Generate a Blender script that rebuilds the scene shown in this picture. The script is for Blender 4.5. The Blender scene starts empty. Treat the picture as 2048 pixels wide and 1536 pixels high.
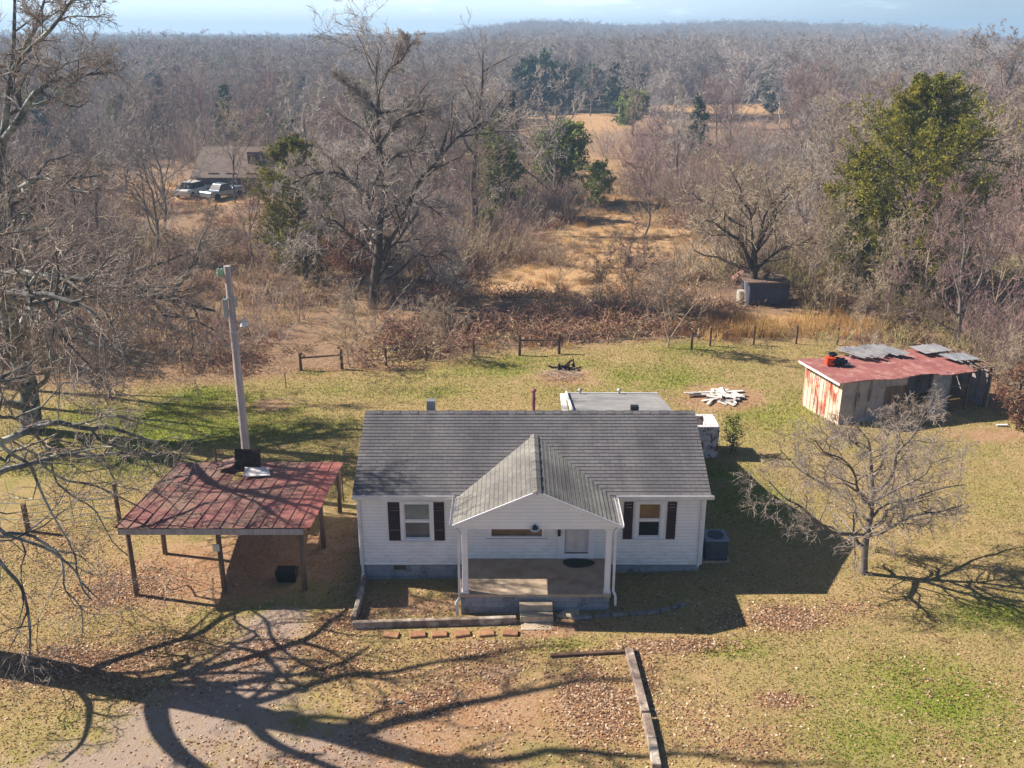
import bpy, math, random
import numpy as np
from mathutils import Vector, Matrix, noise as mnoise
R = math.radians
random.seed(7)
rng = np.random.default_rng(11)
SC = bpy.context.scene
COL = SC.collection

# ------------------------------------------------------------------ camera geometry (photo pixels 2048 x 1536)
F_PX = 1885.0; PITCH = R(20.2); CAM_H = 16.4
def sstep(a, b, v):
    t = np.clip((v - a) / (b - a), 0, 1)
    return t * t * (3 - 2 * t)
def vnoise(x, y, s, seed=0):
    """cheap smooth value noise, vectorised, 0..1"""
    x = np.asarray(x, float) / s + seed * 17.3; y = np.asarray(y, float) / s - seed * 9.1
    xi = np.floor(x); yi = np.floor(y); xf = x - xi; yf = y - yi
    def h(a, b):
        v = np.sin(a * 127.1 + b * 311.7 + seed * 74.7) * 43758.5453
        return v - np.floor(v)
    u = xf * xf * (3 - 2 * xf); v = yf * yf * (3 - 2 * yf)
    return (h(xi, yi) * (1 - u) + h(xi + 1, yi) * u) * (1 - v) + (h(xi, yi + 1) * (1 - u) + h(xi + 1, yi + 1) * u) * v
def fbm(x, y, s, seed=0, o=4):
    r = 0; a = .5; tot = 0
    for k in range(o):
        r = r + a * vnoise(x, y, s / 2 ** k, seed + k * 3); tot += a; a *= .5
    return r / tot
def gz(x, y):
    x = np.asarray(x, float); y = np.asarray(y, float)
    z = .22 + .3 * np.tanh(x / 8)
    near = sstep(3, 9, np.hypot((x - 1) / 1.2, y - 28))
    z = z + (fbm(x, y, 9, 5) - .5) * .35 * near
    z = z + (fbm(x, y, 60, 8) - .5) * 2.2 * sstep(70, 160, y)
    a = x / np.maximum(y, 1)
    ridge = 1.5 + 10.5 * sstep(-.12, .03, a) * (1 - sstep(.3, .5, a)) + 1.6 * np.sin(a * 31 + 1) * sstep(-.1, .05, a) + 3 * (fbm(x, y, 130, 15) - .5)
    z = z + ridge * sstep(330, 980, y) * (1 - .6 * sstep(1300, 2600, y))
    z = z - 3 * sstep(.36, .5, a) * sstep(200, 500, y)
    return z
def gzf(x, y): return float(gz(x, y))
def ray(px, py):
    u = (px - 1024) / F_PX; v = (768 - py) / F_PX
    return Vector((u, math.cos(PITCH) + v * math.sin(PITCH), -math.sin(PITCH) + v * math.cos(PITCH)))
def W(px, py, Y):
    """the point on the vertical plane y = Y"""
    d = ray(px, py); t = Y / d.y
    return Vector((d.x * t, Y, CAM_H + d.z * t))
def P(px, py, dz=0):
    """the point on the ground"""
    d = ray(px, py); z = .2
    for _ in range(12):
        t = (z + dz - CAM_H) / d.z
        z = gzf(d.x * t, d.y * t)
    return Vector((d.x * t, d.y * t, z + dz))

# ------------------------------------------------------------------ mesh helpers
def np_mesh(name, verts, faces, mats=(), smooth=False, attrs=None):
    """verts (N,3), faces: list of (M,k) int arrays"""
    me = bpy.data.meshes.new(name)
    verts = np.asarray(verts, np.float32)
    me.vertices.add(len(verts)); me.vertices.foreach_set('co', verts.ravel())
    faces = [np.asarray(f, np.int32) for f in faces if len(f)]
    li = np.concatenate([f.ravel() for f in faces]); tot = np.concatenate([np.full(len(f), f.shape[1], np.int32) for f in faces])
    st = np.concatenate([[0], np.cumsum(tot)[:-1]]).astype(np.int32)
    me.loops.add(len(li)); me.loops.foreach_set('vertex_index', li)
    me.polygons.add(len(tot)); me.polygons.foreach_set('loop_start', st); me.polygons.foreach_set('loop_total', tot)
    if smooth: me.polygons.foreach_set('use_smooth', np.ones(len(tot), bool))
    for m in mats: me.materials.append(m)
    if attrs:
        for an, (typ, dom, data) in attrs.items():
            at = me.attributes.new(an, typ, dom)
            at.data.foreach_set({'FLOAT_COLOR': 'color', 'FLOAT_VECTOR': 'vector'}.get(typ, 'value'), np.asarray(data).ravel())
    me.update(calc_edges=True)
    return me
def link(name, me, parent=None, loc=None):
    o = bpy.data.objects.new(name, me); COL.objects.link(o)
    if parent: o.parent = parent
    if loc is not None: o.location = loc
    return o
def tag(o, label=None, cat=None, group=None, kind=None):
    if label: o['label'] = label
    if cat: o['category'] = cat
    if group: o['group'] = group
    if kind: o['kind'] = kind
    return o
def thing(name, label, cat, loc=(0, 0, 0), group=None, rz=0):
    o = link(name, None); o.location = loc; o.rotation_euler.z = rz; o.empty_display_size = .2
    return tag(o, label, cat, group)
def copy_tree(o, parent=None):
    c = o.copy(); COL.objects.link(c); c.parent = parent
    for ch in list(o.children): copy_tree(ch, c)
    return c
class MB:
    def __init__(s): s.v = []; s.f = []; s.uv = {}
    def face(s, pts, uv=None):
        n = len(s.v); s.v += [tuple(p) for p in pts]; s.f.append(tuple(range(n, n + len(pts))))
        if uv: s.uv[len(s.f) - 1] = uv
        return s
    def hexa(s, c):
        n = len(s.v); s.v += [tuple(p) for p in c]
        for q in ((0, 3, 2, 1), (4, 5, 6, 7), (0, 1, 5, 4), (1, 2, 6, 5), (2, 3, 7, 6), (3, 0, 4, 7)): s.f.append(tuple(n + i for i in q))
        return s
    def box(s, x0, x1, y0, y1, z0, z1):
        return s.hexa([(x0, y0, z0), (x1, y0, z0), (x1, y1, z0), (x0, y1, z0), (x0, y0, z1), (x1, y0, z1), (x1, y1, z1), (x0, y1, z1)])
    def beam(s, a, b, w, h, up=(0, 0, 1)):
        a = Vector(a); b = Vector(b); d = (b - a).normalized(); sd = d.cross(Vector(up))
        if sd.length < 1e-4: sd = Vector((1, 0, 0))
        sd.normalize(); u = sd.cross(d); sd *= w / 2; u *= h / 2
        return s.hexa([a - sd - u, a + sd - u, b + sd - u, b - sd - u, a - sd + u, a + sd + u, b + sd + u, b - sd + u])
    def tube(s, a, b, r0, r1=None, n=8, cap=True):
        r1 = r0 if r1 is None else r1
        a = Vector(a); b = Vector(b); d = (b - a).normalized(); p = d.orthogonal().normalized(); q = d.cross(p); k = len(s.v)
        for c, r in ((a, r0), (b, r1)):
            for i in range(n):
                t = i * 2 * math.pi / n; s.v.append(tuple(c + (p * math.cos(t) + q * math.sin(t)) * r))
        for i in range(n): j = (i + 1) % n; s.f.append((k + i, k + j, k + n + j, k + n + i))
        if cap: s.f.append(tuple(k + i for i in reversed(range(n)))); s.f.append(tuple(k + n + i for i in range(n)))
        return s
    def slab(s, pts, th):
        """polygon given counter-clockwise from above, thickened downward along its normal"""
        pts = [Vector(p) for p in pts]; nm = (pts[1] - pts[0]).cross(pts[2] - pts[0]).normalized(); n = len(s.v); m = len(pts)
        s.v += [tuple(p) for p in pts] + [tuple(p - nm * th) for p in pts]
        s.f.append(tuple(n + i for i in range(m))); s.f.append(tuple(n + m + i for i in reversed(range(m))))
        for i in range(m): j = (i + 1) % m; s.f.append((n + i, n + m + i, n + m + j, n + j))
        return s
    def build(s, name, mat, parent=None, smooth=False, bevel=0):
        off = Vector(parent.location) if parent is not None and parent.parent is None else Vector((0, 0, 0))
        if parent is not None and parent.parent is not None:
            p = parent
            while p: off = off + Vector(p.location); p = p.parent
        me = bpy.data.meshes.new(name); me.from_pydata([(a - off.x, b - off.y, c - off.z) for a, b, c in s.v], [], s.f)
        if mat: me.materials.append(mat)
        if s.uv:
            ul = me.uv_layers.new(name='UVMap')
            for i, uv in s.uv.items():
                for k, li in enumerate(me.polygons[i].loop_indices): ul.data[li].uv = uv[k]
        if smooth: me.polygons.foreach_set('use_smooth', [True] * len(me.polygons))
        me.update(); o = link(name, me, parent)
        if bevel:
            b = o.modifiers.new('b', 'BEVEL'); b.width = bevel; b.segments = 1; b.limit_method = 'ANGLE'
        return o

# ------------------------------------------------------------------ materials
def lin(c):
    if isinstance(c, str):
        c = [int(c[i:i + 2], 16) / 255 for i in (0, 2, 4)]
        c = [v / 12.92 if v <= .04045 else ((v + .055) / 1.055) ** 2.4 for v in c]
    return (c[0], c[1], c[2], 1)
class NT:
    def __init__(s, m):
        m.use_nodes = True; s.t = m.node_tree; s.t.nodes.clear()
    def n(s, typ, ins=None, **kw):
        nd = s.t.nodes.new(typ)
        for k, v in kw.items(): setattr(nd, k, v)
        for k, v in (ins or {}).items():
            i = nd.inputs[k]
            if isinstance(v, bpy.types.NodeSocket): s.t.links.new(v, i)
            else: i.default_value = v
        return nd
    def mix(s, fac, a, b, mode='MIX'):
        nd = s.t.nodes.new('ShaderNodeMix'); nd.data_type = 'RGBA'; nd.blend_type = mode
        for k, v in ((0, fac), (6, a), (7, b)):
            if isinstance(v, bpy.types.NodeSocket): s.t.links.new(v, nd.inputs[k])
            else: nd.inputs[k].default_value = v
        return nd.outputs[2]
    def math(s, op, a, b=0, c=None, clamp=False):
        nd = s.t.nodes.new('ShaderNodeMath'); nd.operation = op; nd.use_clamp = clamp
        for k, v in enumerate((a, b) if c is None else (a, b, c)):
            if isinstance(v, bpy.types.NodeSocket): s.t.links.new(v, nd.inputs[k])
            else: nd.inputs[k].default_value = v
        return nd.outputs[0]
    def ramp(s, fac, lo, hi):
        nd = s.n('ShaderNodeMapRange', {'Value': fac, 'From Min': lo, 'From Max': hi}); nd.clamp = True; return nd.outputs[0]
    def noise(s, vec, scale, detail=4, rough=.6, dist=0, dim='3D'):
        return s.n('ShaderNodeTexNoise', {'Vector': vec, 'Scale': scale, 'Detail': detail, 'Roughness': rough, 'Distortion': dist}).outputs[0]
    def out(s, sh): s.n('ShaderNodeOutputMaterial', {'Surface': sh})
def stretch(T, vec, sc):
    return T.n('ShaderNodeMapping', {'Vector': vec, 'Scale': sc}).outputs[0]
def mat(name, c1, c2=None, scale=6, rough=.8, bump=0, lo=.35, hi=.65, st=(1, 1, 1), fine=None, metal=0, spec=.3, third=None, coord='Object', obj_var=0, trans=0):
    m = bpy.data.materials.new(name); T = NT(m)
    tc = T.n('ShaderNodeTexCoord').outputs[coord]; v = stretch(T, tc, st)
    col = lin(c1); nz = None
    if c2 is not None:
        nz = T.noise(v, scale); col = T.mix(T.ramp(nz, lo, hi), lin(c1), lin(c2))
    if third is not None:
        c3, sc3, l3, h3 = third; col = T.mix(T.ramp(T.noise(v, sc3, 5, .65, .4), l3, h3), col, lin(c3))
    if fine:
        f = T.noise(tc, fine[0], 2); g = T.ramp(f, .3, .7); col = T.mix(fine[1], col, T.mix(g, (.0, .0, .0, 1), (1, 1, 1, 1)), 'OVERLAY')
    if obj_var:
        r = T.n('ShaderNodeObjectInfo').outputs['Random']
        hs = T.n('ShaderNodeHueSaturation', {'Color': col, 'Value': T.math('MULTIPLY_ADD', r, obj_var * 2, 1 - obj_var), 'Hue': T.math('MULTIPLY_ADD', r, obj_var * .12, .5 - obj_var * .06)})
        col = hs.outputs[0]
    b = T.n('ShaderNodeBsdfPrincipled', {'Roughness': rough, 'Metallic': metal, 'Specular IOR Level': spec})
    if isinstance(col, tuple): b.inputs['Base Color'].default_value = col
    else: T.t.links.new(col, b.inputs['Base Color'])
    if bump:
        bn = T.n('ShaderNodeBump', {'Height': nz if nz is not None else T.noise(v, scale), 'Strength': bump, 'Distance': .02}); T.t.links.new(bn.outputs[0], b.inputs['Normal'])
    sh = b.outputs[0]
    if trans:
        tr = T.n('ShaderNodeBsdfTranslucent')
        if isinstance(col, tuple): tr.inputs[0].default_value = col
        else: T.t.links.new(col, tr.inputs[0])
        sh = T.n('ShaderNodeMixShader', {0: trans, 1: sh, 2: tr.outputs[0]}).outputs[0]
    T.out(sh); return m
M = {}
M['bark'] = mat('bark', '857f79', '564f49', 3, .9, .6, st=(1, 1, .3), third=('a39d94', 1.3, .55, .7), obj_var=.18)
M['barkdark'] = mat('bark_dark', '5a4f48', '3b332e', 4, .9, .6, st=(1, 1, .3), third=('857d72', 2, .55, .7))
M['lichen'] = mat('bark_lichen', '6e7070', '3c3e42', 2.5, .9, .5, third=('a5a79c', 1.1, .5, .62), obj_var=.1)
M['twig'] = mat('twigs', 'b8ada6', '8c817a', .8, .9, obj_var=.15)
M['twigwarm'] = mat('twigs_warm', 'b3a28c', '8b7969', .8, .9, obj_var=.18)
M['twigred'] = mat('twigs_red', 'a08683', '7a6360', .8, .9, obj_var=.12)
M['twigpale'] = mat('twigs_pale', 'b0a398', '877a70', .8, .9, obj_var=.12)
M['twigfar'] = mat('twigs_far', 'bbb2af', '89817f', .25, .95, obj_var=.22)
M['cedar'] = mat('cedar_foliage', '9a9130', '565f22', .8, .7, fine=(9, .35), obj_var=.12, trans=.25)
M['cedarfar'] = mat('far_evergreen_foliage', '4c5a34', '34402a', .7, .8, obj_var=.25)
M['pine'] = mat('pine_foliage', '8b9040', '4d5a26', 1.2, .7, fine=(8, .3), obj_var=.15, trans=.2)
M['deadleaf'] = mat('withered_leaves', '8d6652', '684a3d', 3, .85, obj_var=.1, trans=.2)
M['yellowleaf'] = mat('yellow_leaves', '8a8326', '66671c', 3, .8, trans=.3)
M['stalk'] = mat('dry_stalks', 'c2ae8c', '9f8867', 1.2, .95, obj_var=.2)
M['straw'] = mat('straw_grass', 'd6b078', 'b98f5a', 1.5, .95, obj_var=.3, trans=.2)
M['olive'] = mat('olive_stems', 'b0a478', '8a8358', 1.2, .95, obj_var=.15)
M['bramble'] = mat('bramble_stems', 'b3907a', '8d6a58', 1.5, .95, obj_var=.2)
M['white'] = mat('white_paint', 'dcdadb', 'c9c7cb', 3, .5, third=('a9a5a0', 2.5, .62, .8))
M['whitetrim'] = mat('white_trim', 'e8e8ee', 'dddde6', 2, .45)
M['shutter'] = mat('maroon_shutter', '3a1d20', '2c1518', 5, .55)
M['door'] = mat('door_paint', 'd5cfd0', 'c4bdbf', 2, .45)
M['concrete'] = mat('porch_concrete', 'b9a793', 'a5917c', 2.2, .85, .2, third=('78695f', 1.3, .55, .8), fine=(40, .2))
M['stepc'] = mat('step_concrete', 'bfae9c', 'a8977f', 5, .85, .2, fine=(50, .2))
M['black'] = mat('black_metal', '15161a', '24252a', 8, .5)
M['mat'] = mat('door_mat_pile', '1f2722', '2c352e', 30, .95, .5)
M['grayroof'] = mat('rolled_roofing', '8d8c8c', '7d7d80', 1.5, .9, fine=(60, .3), third=('a5a29c', .9, .55, .8))
M['brickw'] = mat('painted_brick', 'cfc9ca', 'a9a2a4', 6, .85, .3, third=('5a3c36', 4.5, .52, .6))
M['acm'] = mat('grey_blue_metal', '7f8b9b', '6c7787', 5, .45, metal=.3)
M['darkfin'] = mat('condenser_fins', '23282f', '2e343c', 30, .6)
M['wood'] = mat('weathered_wood', '7d6a5c', '5c4a3f', 4, .9, .5, st=(1, 1, .2), third=('9a8b7d', 2, .6, .75))
M['woodd'] = mat('dark_wood', '6b5344', '4a392f', 4, .9, .5, st=(1, 1, .2))
M['timber'] = mat('landscape_timber', '9a8b7e', '6f6058', 3, .9, .6, third=('bfb3a6', 1.6, .5, .65), fine=(25, .3))
M['pole'] = mat('pole_wood', 'b3aaab', '938a8b', 3, .9, .5, st=(4, 4, .3), third=('b5acac', 1.5, .5, .7))
M['paver'] = mat('brick_paver', 'a37a5c', '8a644b', 8, .9, .3, obj_var=.12)
M['stone'] = mat('edging_stone', '8a8685', '6d6a6b', 6, .9, .5, obj_var=.2)
M['glassgreen'] = mat('glass_insulator', '9fc4ae', '8ab59c', 3, .1, spec=.6)
M['galv'] = mat('galvanised_sheet', 'b5b8bd', '8e9298', 2, .45, .1, metal=.4, third=('7d5a49', 3, .6, .72))
M['sheetpale'] = mat('weathered_tin', 'a8a7a8', '85858c', 1.2, .7, .1, third=('6e5a50', 2.5, .55, .68), st=(1, 1, 1))
M['rustsheet'] = mat('rusty_red_sheet', '9a6461', '885452', 1.2, .75, .1, third=('b08a80', 2.2, .5, .72))
M['boards'] = mat('pale_board', 'dfdcd8', 'c2bdb6', 5, .7, obj_var=.08)
M['orange'] = mat('orange_plastic', 'e8501c', 'd8431a', 3, .4)
M['red'] = mat('red_plastic', 'b52a20', '8e2018', 3, .5)
M['char'] = mat('charred_wood', '3d2f2a', '241d1b', 8, .95, .6)
M['tarp'] = mat('black_plastic', '0f1114', '1c1e22', 12, .35, .6)
M['trailer'] = mat('dark_blue_panel', '3e4a60', '333c4e', 2, .5, third=('5d4a44', 2, .56, .68))
M['barrel'] = mat('off_white_metal', 'd9d4c6', 'b3ab98', 3, .6, third=('8a6a50', 3, .6, .7))
M['asphroof'] = mat('brown_shingle', '77695f', '6a5c54', 1.5, .9, fine=(12, .2))
M['brickred'] = mat('dark_brick', '6b4f49', '523b38', 6, .9)
M['carpaint'] = mat('silver_car_paint', '8d98a6', '7f8997', 2, .3, metal=.5)
M['carwhite'] = mat('white_car_paint', 'd8d8d6', 'cfcfcd', 2, .3)
M['rubber'] = mat('tyre_rubber', '151515', '1c1c1c', 8, .85)
M['interior'] = mat('dark_interior', '1b1816', '24201c', 2, .9)

def glass(name, c1, c2, sc=2):
    m = bpy.data.materials.new(name); T = NT(m); tc = T.n('ShaderNodeTexCoord').outputs['Object']
    col = T.mix(T.ramp(T.noise(tc, sc, 3), .35, .65), lin(c1), lin(c2))
    b = T.n('ShaderNodeBsdfPrincipled', {'Base Color': col, 'Roughness': .08, 'Specular IOR Level': .6, 'Coat Weight': .4, 'Coat Roughness': .03}); T.out(b.outputs[0]); return m
M['glassblind'] = glass('glass_over_blind', '7b878d', '6a767c', 3)
M['glassdark'] = glass('dark_glass', '445668', '35424f', 2)
M['glassbrown'] = glass('glass_over_brown_blind', '6b5130', '503c24', 3)
M['glassblack'] = glass('black_glass', '17171b', '101014')

def shingle_mat(name, ca, cb, cm, stain):
    m = bpy.data.materials.new(name); T = NT(m); uv = T.n('ShaderNodeUVMap').outputs[0]; ob = T.n('ShaderNodeTexCoord').outputs['Object']
    jit = T.n('ShaderNodeVectorMath', {0: uv, 1: T.n('ShaderNodeCombineXYZ', {'X': T.math('MULTIPLY', T.noise(ob, 3, 2), .06), 'Y': T.math('MULTIPLY', T.noise(ob, 2.2, 2), .03)}).outputs[0]}, operation='ADD').outputs[0]
    bk = T.n('ShaderNodeTexBrick', {'Vector': jit, 'Color1': lin(ca), 'Color2': lin(cb), 'Mortar': lin(cm), 'Scale': 1, 'Mortar Size': .012, 'Mortar Smooth': .6, 'Brick Width': .32, 'Row Height': .145, 'Bias': 0})
    bk.offset = .5
    col = T.mix(T.ramp(T.noise(ob, .55, 4, .6), .42, .68), bk.outputs[0], lin(stain), 'MIX')
    col = T.mix(.45, bk.outputs[0], col)
    mo = T.ramp(T.noise(ob, .45, 5, .62), .38, .62); col = T.mix(T.math('MULTIPLY', mo, .5), col, lin('46464b'))
    gr = T.ramp(T.noise(ob, 45, 2), .3, .7); col = T.mix(.28, col, T.mix(gr, (0, 0, 0, 1), (1, 1, 1, 1)), 'OVERLAY')
    st = T.ramp(T.noise(stretch(T, ob, (1.4, .35, .35)), 1.2, 3), .5, .75); col = T.mix(T.math('MULTIPLY', st, .55), col, lin('4c4a4e'))
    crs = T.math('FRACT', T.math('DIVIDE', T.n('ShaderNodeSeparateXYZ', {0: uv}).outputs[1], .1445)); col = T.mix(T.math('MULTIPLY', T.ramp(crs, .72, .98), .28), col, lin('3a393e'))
    bp = T.n('ShaderNodeBump', {'Height': T.math('ADD', bk.outputs[1], T.math('MULTIPLY', gr, .3)), 'Strength': .5, 'Distance': .01}); bp.invert = True
    b = T.n('ShaderNodeBsdfPrincipled', {'Base Color': col, 'Roughness': .95, 'Specular IOR Level': .15, 'Normal': bp.outputs[0]}); T.out(b.outputs[0]); return m
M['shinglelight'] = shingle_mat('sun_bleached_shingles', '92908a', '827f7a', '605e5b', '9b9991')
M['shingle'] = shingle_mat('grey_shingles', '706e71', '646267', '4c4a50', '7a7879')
def siding_mat():
    m = bpy.data.materials.new('vinyl_siding'); T = NT(m); ob = T.n('ShaderNodeTexCoord').outputs['Object']
    z = T.n('ShaderNodeSeparateXYZ', {0: ob}).outputs[2]
    col = T.mix(T.ramp(T.noise(ob, 1.4, 4), .35, .7), lin('efedf0'), lin('e4e2e6'))
    # mildew low on the wall
    mil = T.math('MULTIPLY', T.ramp(z, 2.0, .6), T.ramp(T.noise(stretch(T, ob, (1, 1, 3)), 3, 5, .7), .42, .7))
    col = T.mix(T.math('MULTIPLY', mil, .45), col, lin('8f9a86'))
    sp = T.ramp(T.noise(ob, 22, 2), .62, .7); col = T.mix(T.math('MULTIPLY', sp, .25), col, lin('7d6f66'))
    ln = T.math('FRACT', T.math('DIVIDE', T.math('ADD', z, .2 - .67), .1130)); col = T.mix(T.math('MULTIPLY', T.ramp(ln, .22, .02), .4), col, lin('8d8a96'))  # dark line painted at the foot of each course in place of a lap shadow
    b = T.n('ShaderNodeBsdfPrincipled', {'Base Color': col, 'Roughness': .55}); T.out(b.outputs[0]); return m
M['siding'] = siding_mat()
def block_mat():
    m = bpy.data.materials.new('painted_block'); T = NT(m); ob = T.n('ShaderNodeTexCoord').outputs['Object']
    x, y, z = [T.n('ShaderNodeSeparateXYZ', {0: ob}).outputs[i] for i in range(3)]
    v = T.n('ShaderNodeCombineXYZ', {'X': T.math('ADD', x, y), 'Y': z}).outputs[0]
    bk = T.n('ShaderNodeTexBrick', {'Vector': v, 'Color1': lin('8f929c'), 'Color2': lin('858995'), 'Mortar': lin('757883'), 'Scale': 1, 'Mortar Size': .012, 'Brick Width': .4, 'Row Height': .2})
    col = T.mix(T.ramp(T.noise(ob, 2.5, 5, .7), .5, .66), bk.outputs[0], lin('5f5e62'))
    b = T.n('ShaderNodeBsdfPrincipled', {'Base Color': col, 'Roughness': .8}); T.out(b.outputs[0]); return m
M['block'] = block_mat()
def carport_roof_mat():
    m = bpy.data.materials.new('rusty_tin_roof'); T = NT(m); ob = T.n('ShaderNodeTexCoord').outputs['Object']
    col = T.mix(T.ramp(T.noise(ob, 1.1, 5, .65), .38, .62), lin('865250'), lin('7d6458'))
    x = T.n('ShaderNodeSeparateXYZ', {0: ob}).outputs[0]
    col = T.mix(T.math('MULTIPLY', T.ramp(x, 1.2, 3.0), .6), col, lin('9a4b46'))
    col = T.mix(T.math('MULTIPLY', T.ramp(T.noise(ob, 3.5, 5, .7, .5), .5, .72), .5), col, lin('4f3c37'))
    col = T.mix(T.math('MULTIPLY', T.ramp(T.noise(ob, 14, 3), .55, .7), .5), col, lin('96806e'))
    b = T.n('ShaderNodeBsdfPrincipled', {'Base Color': col, 'Roughness': .7, 'Metallic': .1}); T.out(b.outputs[0]); return m
M['tin'] = carport_roof_mat()
def rustwall(name, base, base2, rust, st, lo, hi):
    m = bpy.data.materials.new(name); T = NT(m); ob = T.n('ShaderNodeTexCoord').outputs['Object']
    col = T.mix(T.ramp(T.noise(ob, 2, 4), .4, .6), lin(base), lin(base2))
    col = T.mix(T.ramp(T.noise(stretch(T, ob, (1, 1, st)), 2.6, 6, .7, .6), lo, hi), col, lin(rust))
    z = T.n('ShaderNodeSeparateXYZ', {0: ob}).outputs[2]
    col = T.mix(T.math('MULTIPLY', T.ramp(T.noise(stretch(T, ob, (1, 1, .4)), 5, 4), .55, .7), .4), col, lin('3d2c26'))
    b = T.n('ShaderNodeBsdfPrincipled', {'Base Color': col, 'Roughness': .65, 'Metallic': .15}); T.out(b.outputs[0]); return m
M['shedside'] = rustwall('rust_streaked_white_sheet', 'e2d4c4', 'd8c3ac', 'b04a2c', .22, .5, .6)
M['shedfront'] = rustwall('weathered_grey_sheet', 'a39c9c', '8f8a92', '5d4a48', .25, .55, .66)
M['shedfrontb'] = rustwall('pale_blue_grey_sheet', 'a0a6a8', '7f8ba0', '6a625c', .3, .58, .7)

# ------------------------------------------------------------------ ground cover: where green grass, bare earth, fallen leaves and gravel lie (world metres)
def E(px, py, rx, ry, s=1.0):
    p = P(px, py); return (p.x, p.y, rx, ry, s)
GREEN = [E(330, 850, 5.5, 3.4, 1.2), E(430, 800, 4, 2.2, .8), E(180, 930, 5, 1.8, .9), E(640, 780, 3.5, 1.4, .5), E(640, 850, 2.5, 2.5, .5), E(700, 765, 4, 1.2, .4), E(1000, 735, 7, 2.2, .75), E(1250, 750, 6, 3, .6), E(850, 780, 5, 2, .55),
         E(1500, 830, 4, 3, .4), E(1500, 1000, 2.6, 1.6, .5), E(1900, 1400, 2.2, 1.0, .8), E(1850, 1340, 2, .8, .5), E(1980, 1230, 2.2, 1, .7), E(1130, 1290, 1.3, .5, .6), E(820, 1310, 1.8, .6, .5), E(1760, 1480, 2, .8, .5), E(1990, 1480, 1.6, .8, .6),
         E(1450, 1300, 1.2, .5, .7), E(1900, 900, 4, 3, .3), E(300, 1290, 2.5, .9, .4), E(120, 1440, 2, .8, .4), E(1440, 945, 1.2, .8, .6), E(1400, 700, 5, 1.2, .5), E(540, 1215, .5, .3, .8), E(330, 520, 6, 6, .5), E(420, 620, 5, 3, .4), E(620, 745, 1, .7, .9)]
DIRT = [(-8, 50.5, 5, 3.5, .6), (-10, 54, 5, 3, .5), E(430, 1140, 3.6, 2.2, 1.2), E(560, 1110, 3.2, 2.6, 1.2), E(690, 1080, 1.1, 2.6, .8), E(540, 810, 1.1, .9, 1.2), E(960, 1420, 3.2, 1.5, .9), E(800, 1500, 4, 1.2, .7), E(1060, 1440, 2.2, 1.2, .6), E(1130, 750, 1.7, 1.3, 1), E(1440, 795, 2.6, 2, .9), E(1450, 790, 1.6, 1.2, .9),
        E(830, 1210, 1.8, .7, .8), E(1090, 1262, 1.3, .4, 1), E(1160, 765, 3, 1, .5), E(1300, 800, 2.4, 2, .4), E(1500, 900, 1.6, 1, .3), E(1980, 870, 3, 1, .9), E(650, 700, 7, 2.5, .7), E(700, 660, 8, 4, .7), E(1900, 930, 6, 1.6, .25)]
LEAF = [E(200, 1340, 5.5, 1.6, .75), E(760, 1340, 6, 1.6, .6), E(120, 1330, 3.6, 1.1, 1.3), E(330, 1290, 3.4, 1.0, .7), E(230, 1180, 2.5, 1.6, .9), E(560, 1300, 2.4, .9, .9), E(690, 1240, 1.2, .6, 1.2), E(830, 1215, 2, .7, .8), E(900, 1300, 3.4, .7, .8), E(830, 1400, 2.6, 1.2, .6), E(1190, 1420, 1.1, 1.9, 1.4), E(1270, 1350, .7, 1.1, 1),
        E(1330, 1290, 1.8, .35, 1.1), E(1560, 1235, 1.5, .7, 1.5), E(1700, 1215, 1, .5, .7), E(1390, 1440, .9, 1.2, .7), E(1560, 1400, .7, .35, 1.2), E(1450, 1480, 2.4, 1, .5), E(1130, 1250, 1.2, .4, 1.2), E(60, 1100, 3, 2, .5), E(1120, 755, 1.8, 1.2, .8), E(1440, 800, 2.6, 1.8, .7),
        E(500, 1500, 4, 1, .35), E(600, 745, 7, 1.6, .6), E(640, 880, 2, 1.5, .4), E(750, 735, 6, 1, 1), E(1200, 1300, 2.0, .4, .5), E(280, 830, 10, 1.5, .3), E(90, 900, 3, 2, .5)]
GRAV = [E(560, 1235, 1.0, .9, 1.1), E(515, 1300, 1.4, 1.1, 1.1), E(455, 1390, 2.2, 1.2, 1.1), E(545, 1260, 1.2, 1.3, 1.1), E(480, 1340, 1.9, 1.4, .9), E(400, 1450, 3.0, 1.6, 1.0), E(600, 1500, 3.2, 1.2, .8), E(300, 1536, 4, 1.6, .9), E(980, 1345, 1.1, .6, .7)]
FIELD = [(12, 201, 12, 27, 1.3), (50, 240, 24, 16, 1.3), (8.5, 77, 8.5, 9, 1.5), (10.5, 93, 5, 9, 1.4), (4, 65, 7, 5, 1.2), (11, 120, 5, 22, .9), (-31, 105, 8, 6, 1.4), (-45, 110, 12, 4, .9), (16, 53, 6, 2.5, 1.1), (24, 52, 7, 2, .7), (-5, 57, 4, 3, .5)]
OPEN = FIELD + [(-28, 90, 9, 12, .8), (-42, 116, 15, 9, 1)]
def blob(L, x, y, w=1.0):
    r = np.zeros(np.shape(x))
    for cx, cy, rx, ry, s in L:
        d = ((x - cx) / rx) ** 2 + ((y - cy) / ry) ** 2
        r = np.maximum(r, s * np.exp(-d * w))
    return r
def fence_y(x):
    return np.interp(x, [-40, -22, -12, 0, 10, 17, 20.8, 21.9, 30, 60], [44, 44, 46.5, 49.5, 50.3, 50.3, 47, 39.5, 38, 37])
def wild(x, y): return sstep(-1.2, .8, y - fence_y(x) + (fbm(x, y, 4, 2) - .5) * 2.5)
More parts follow.
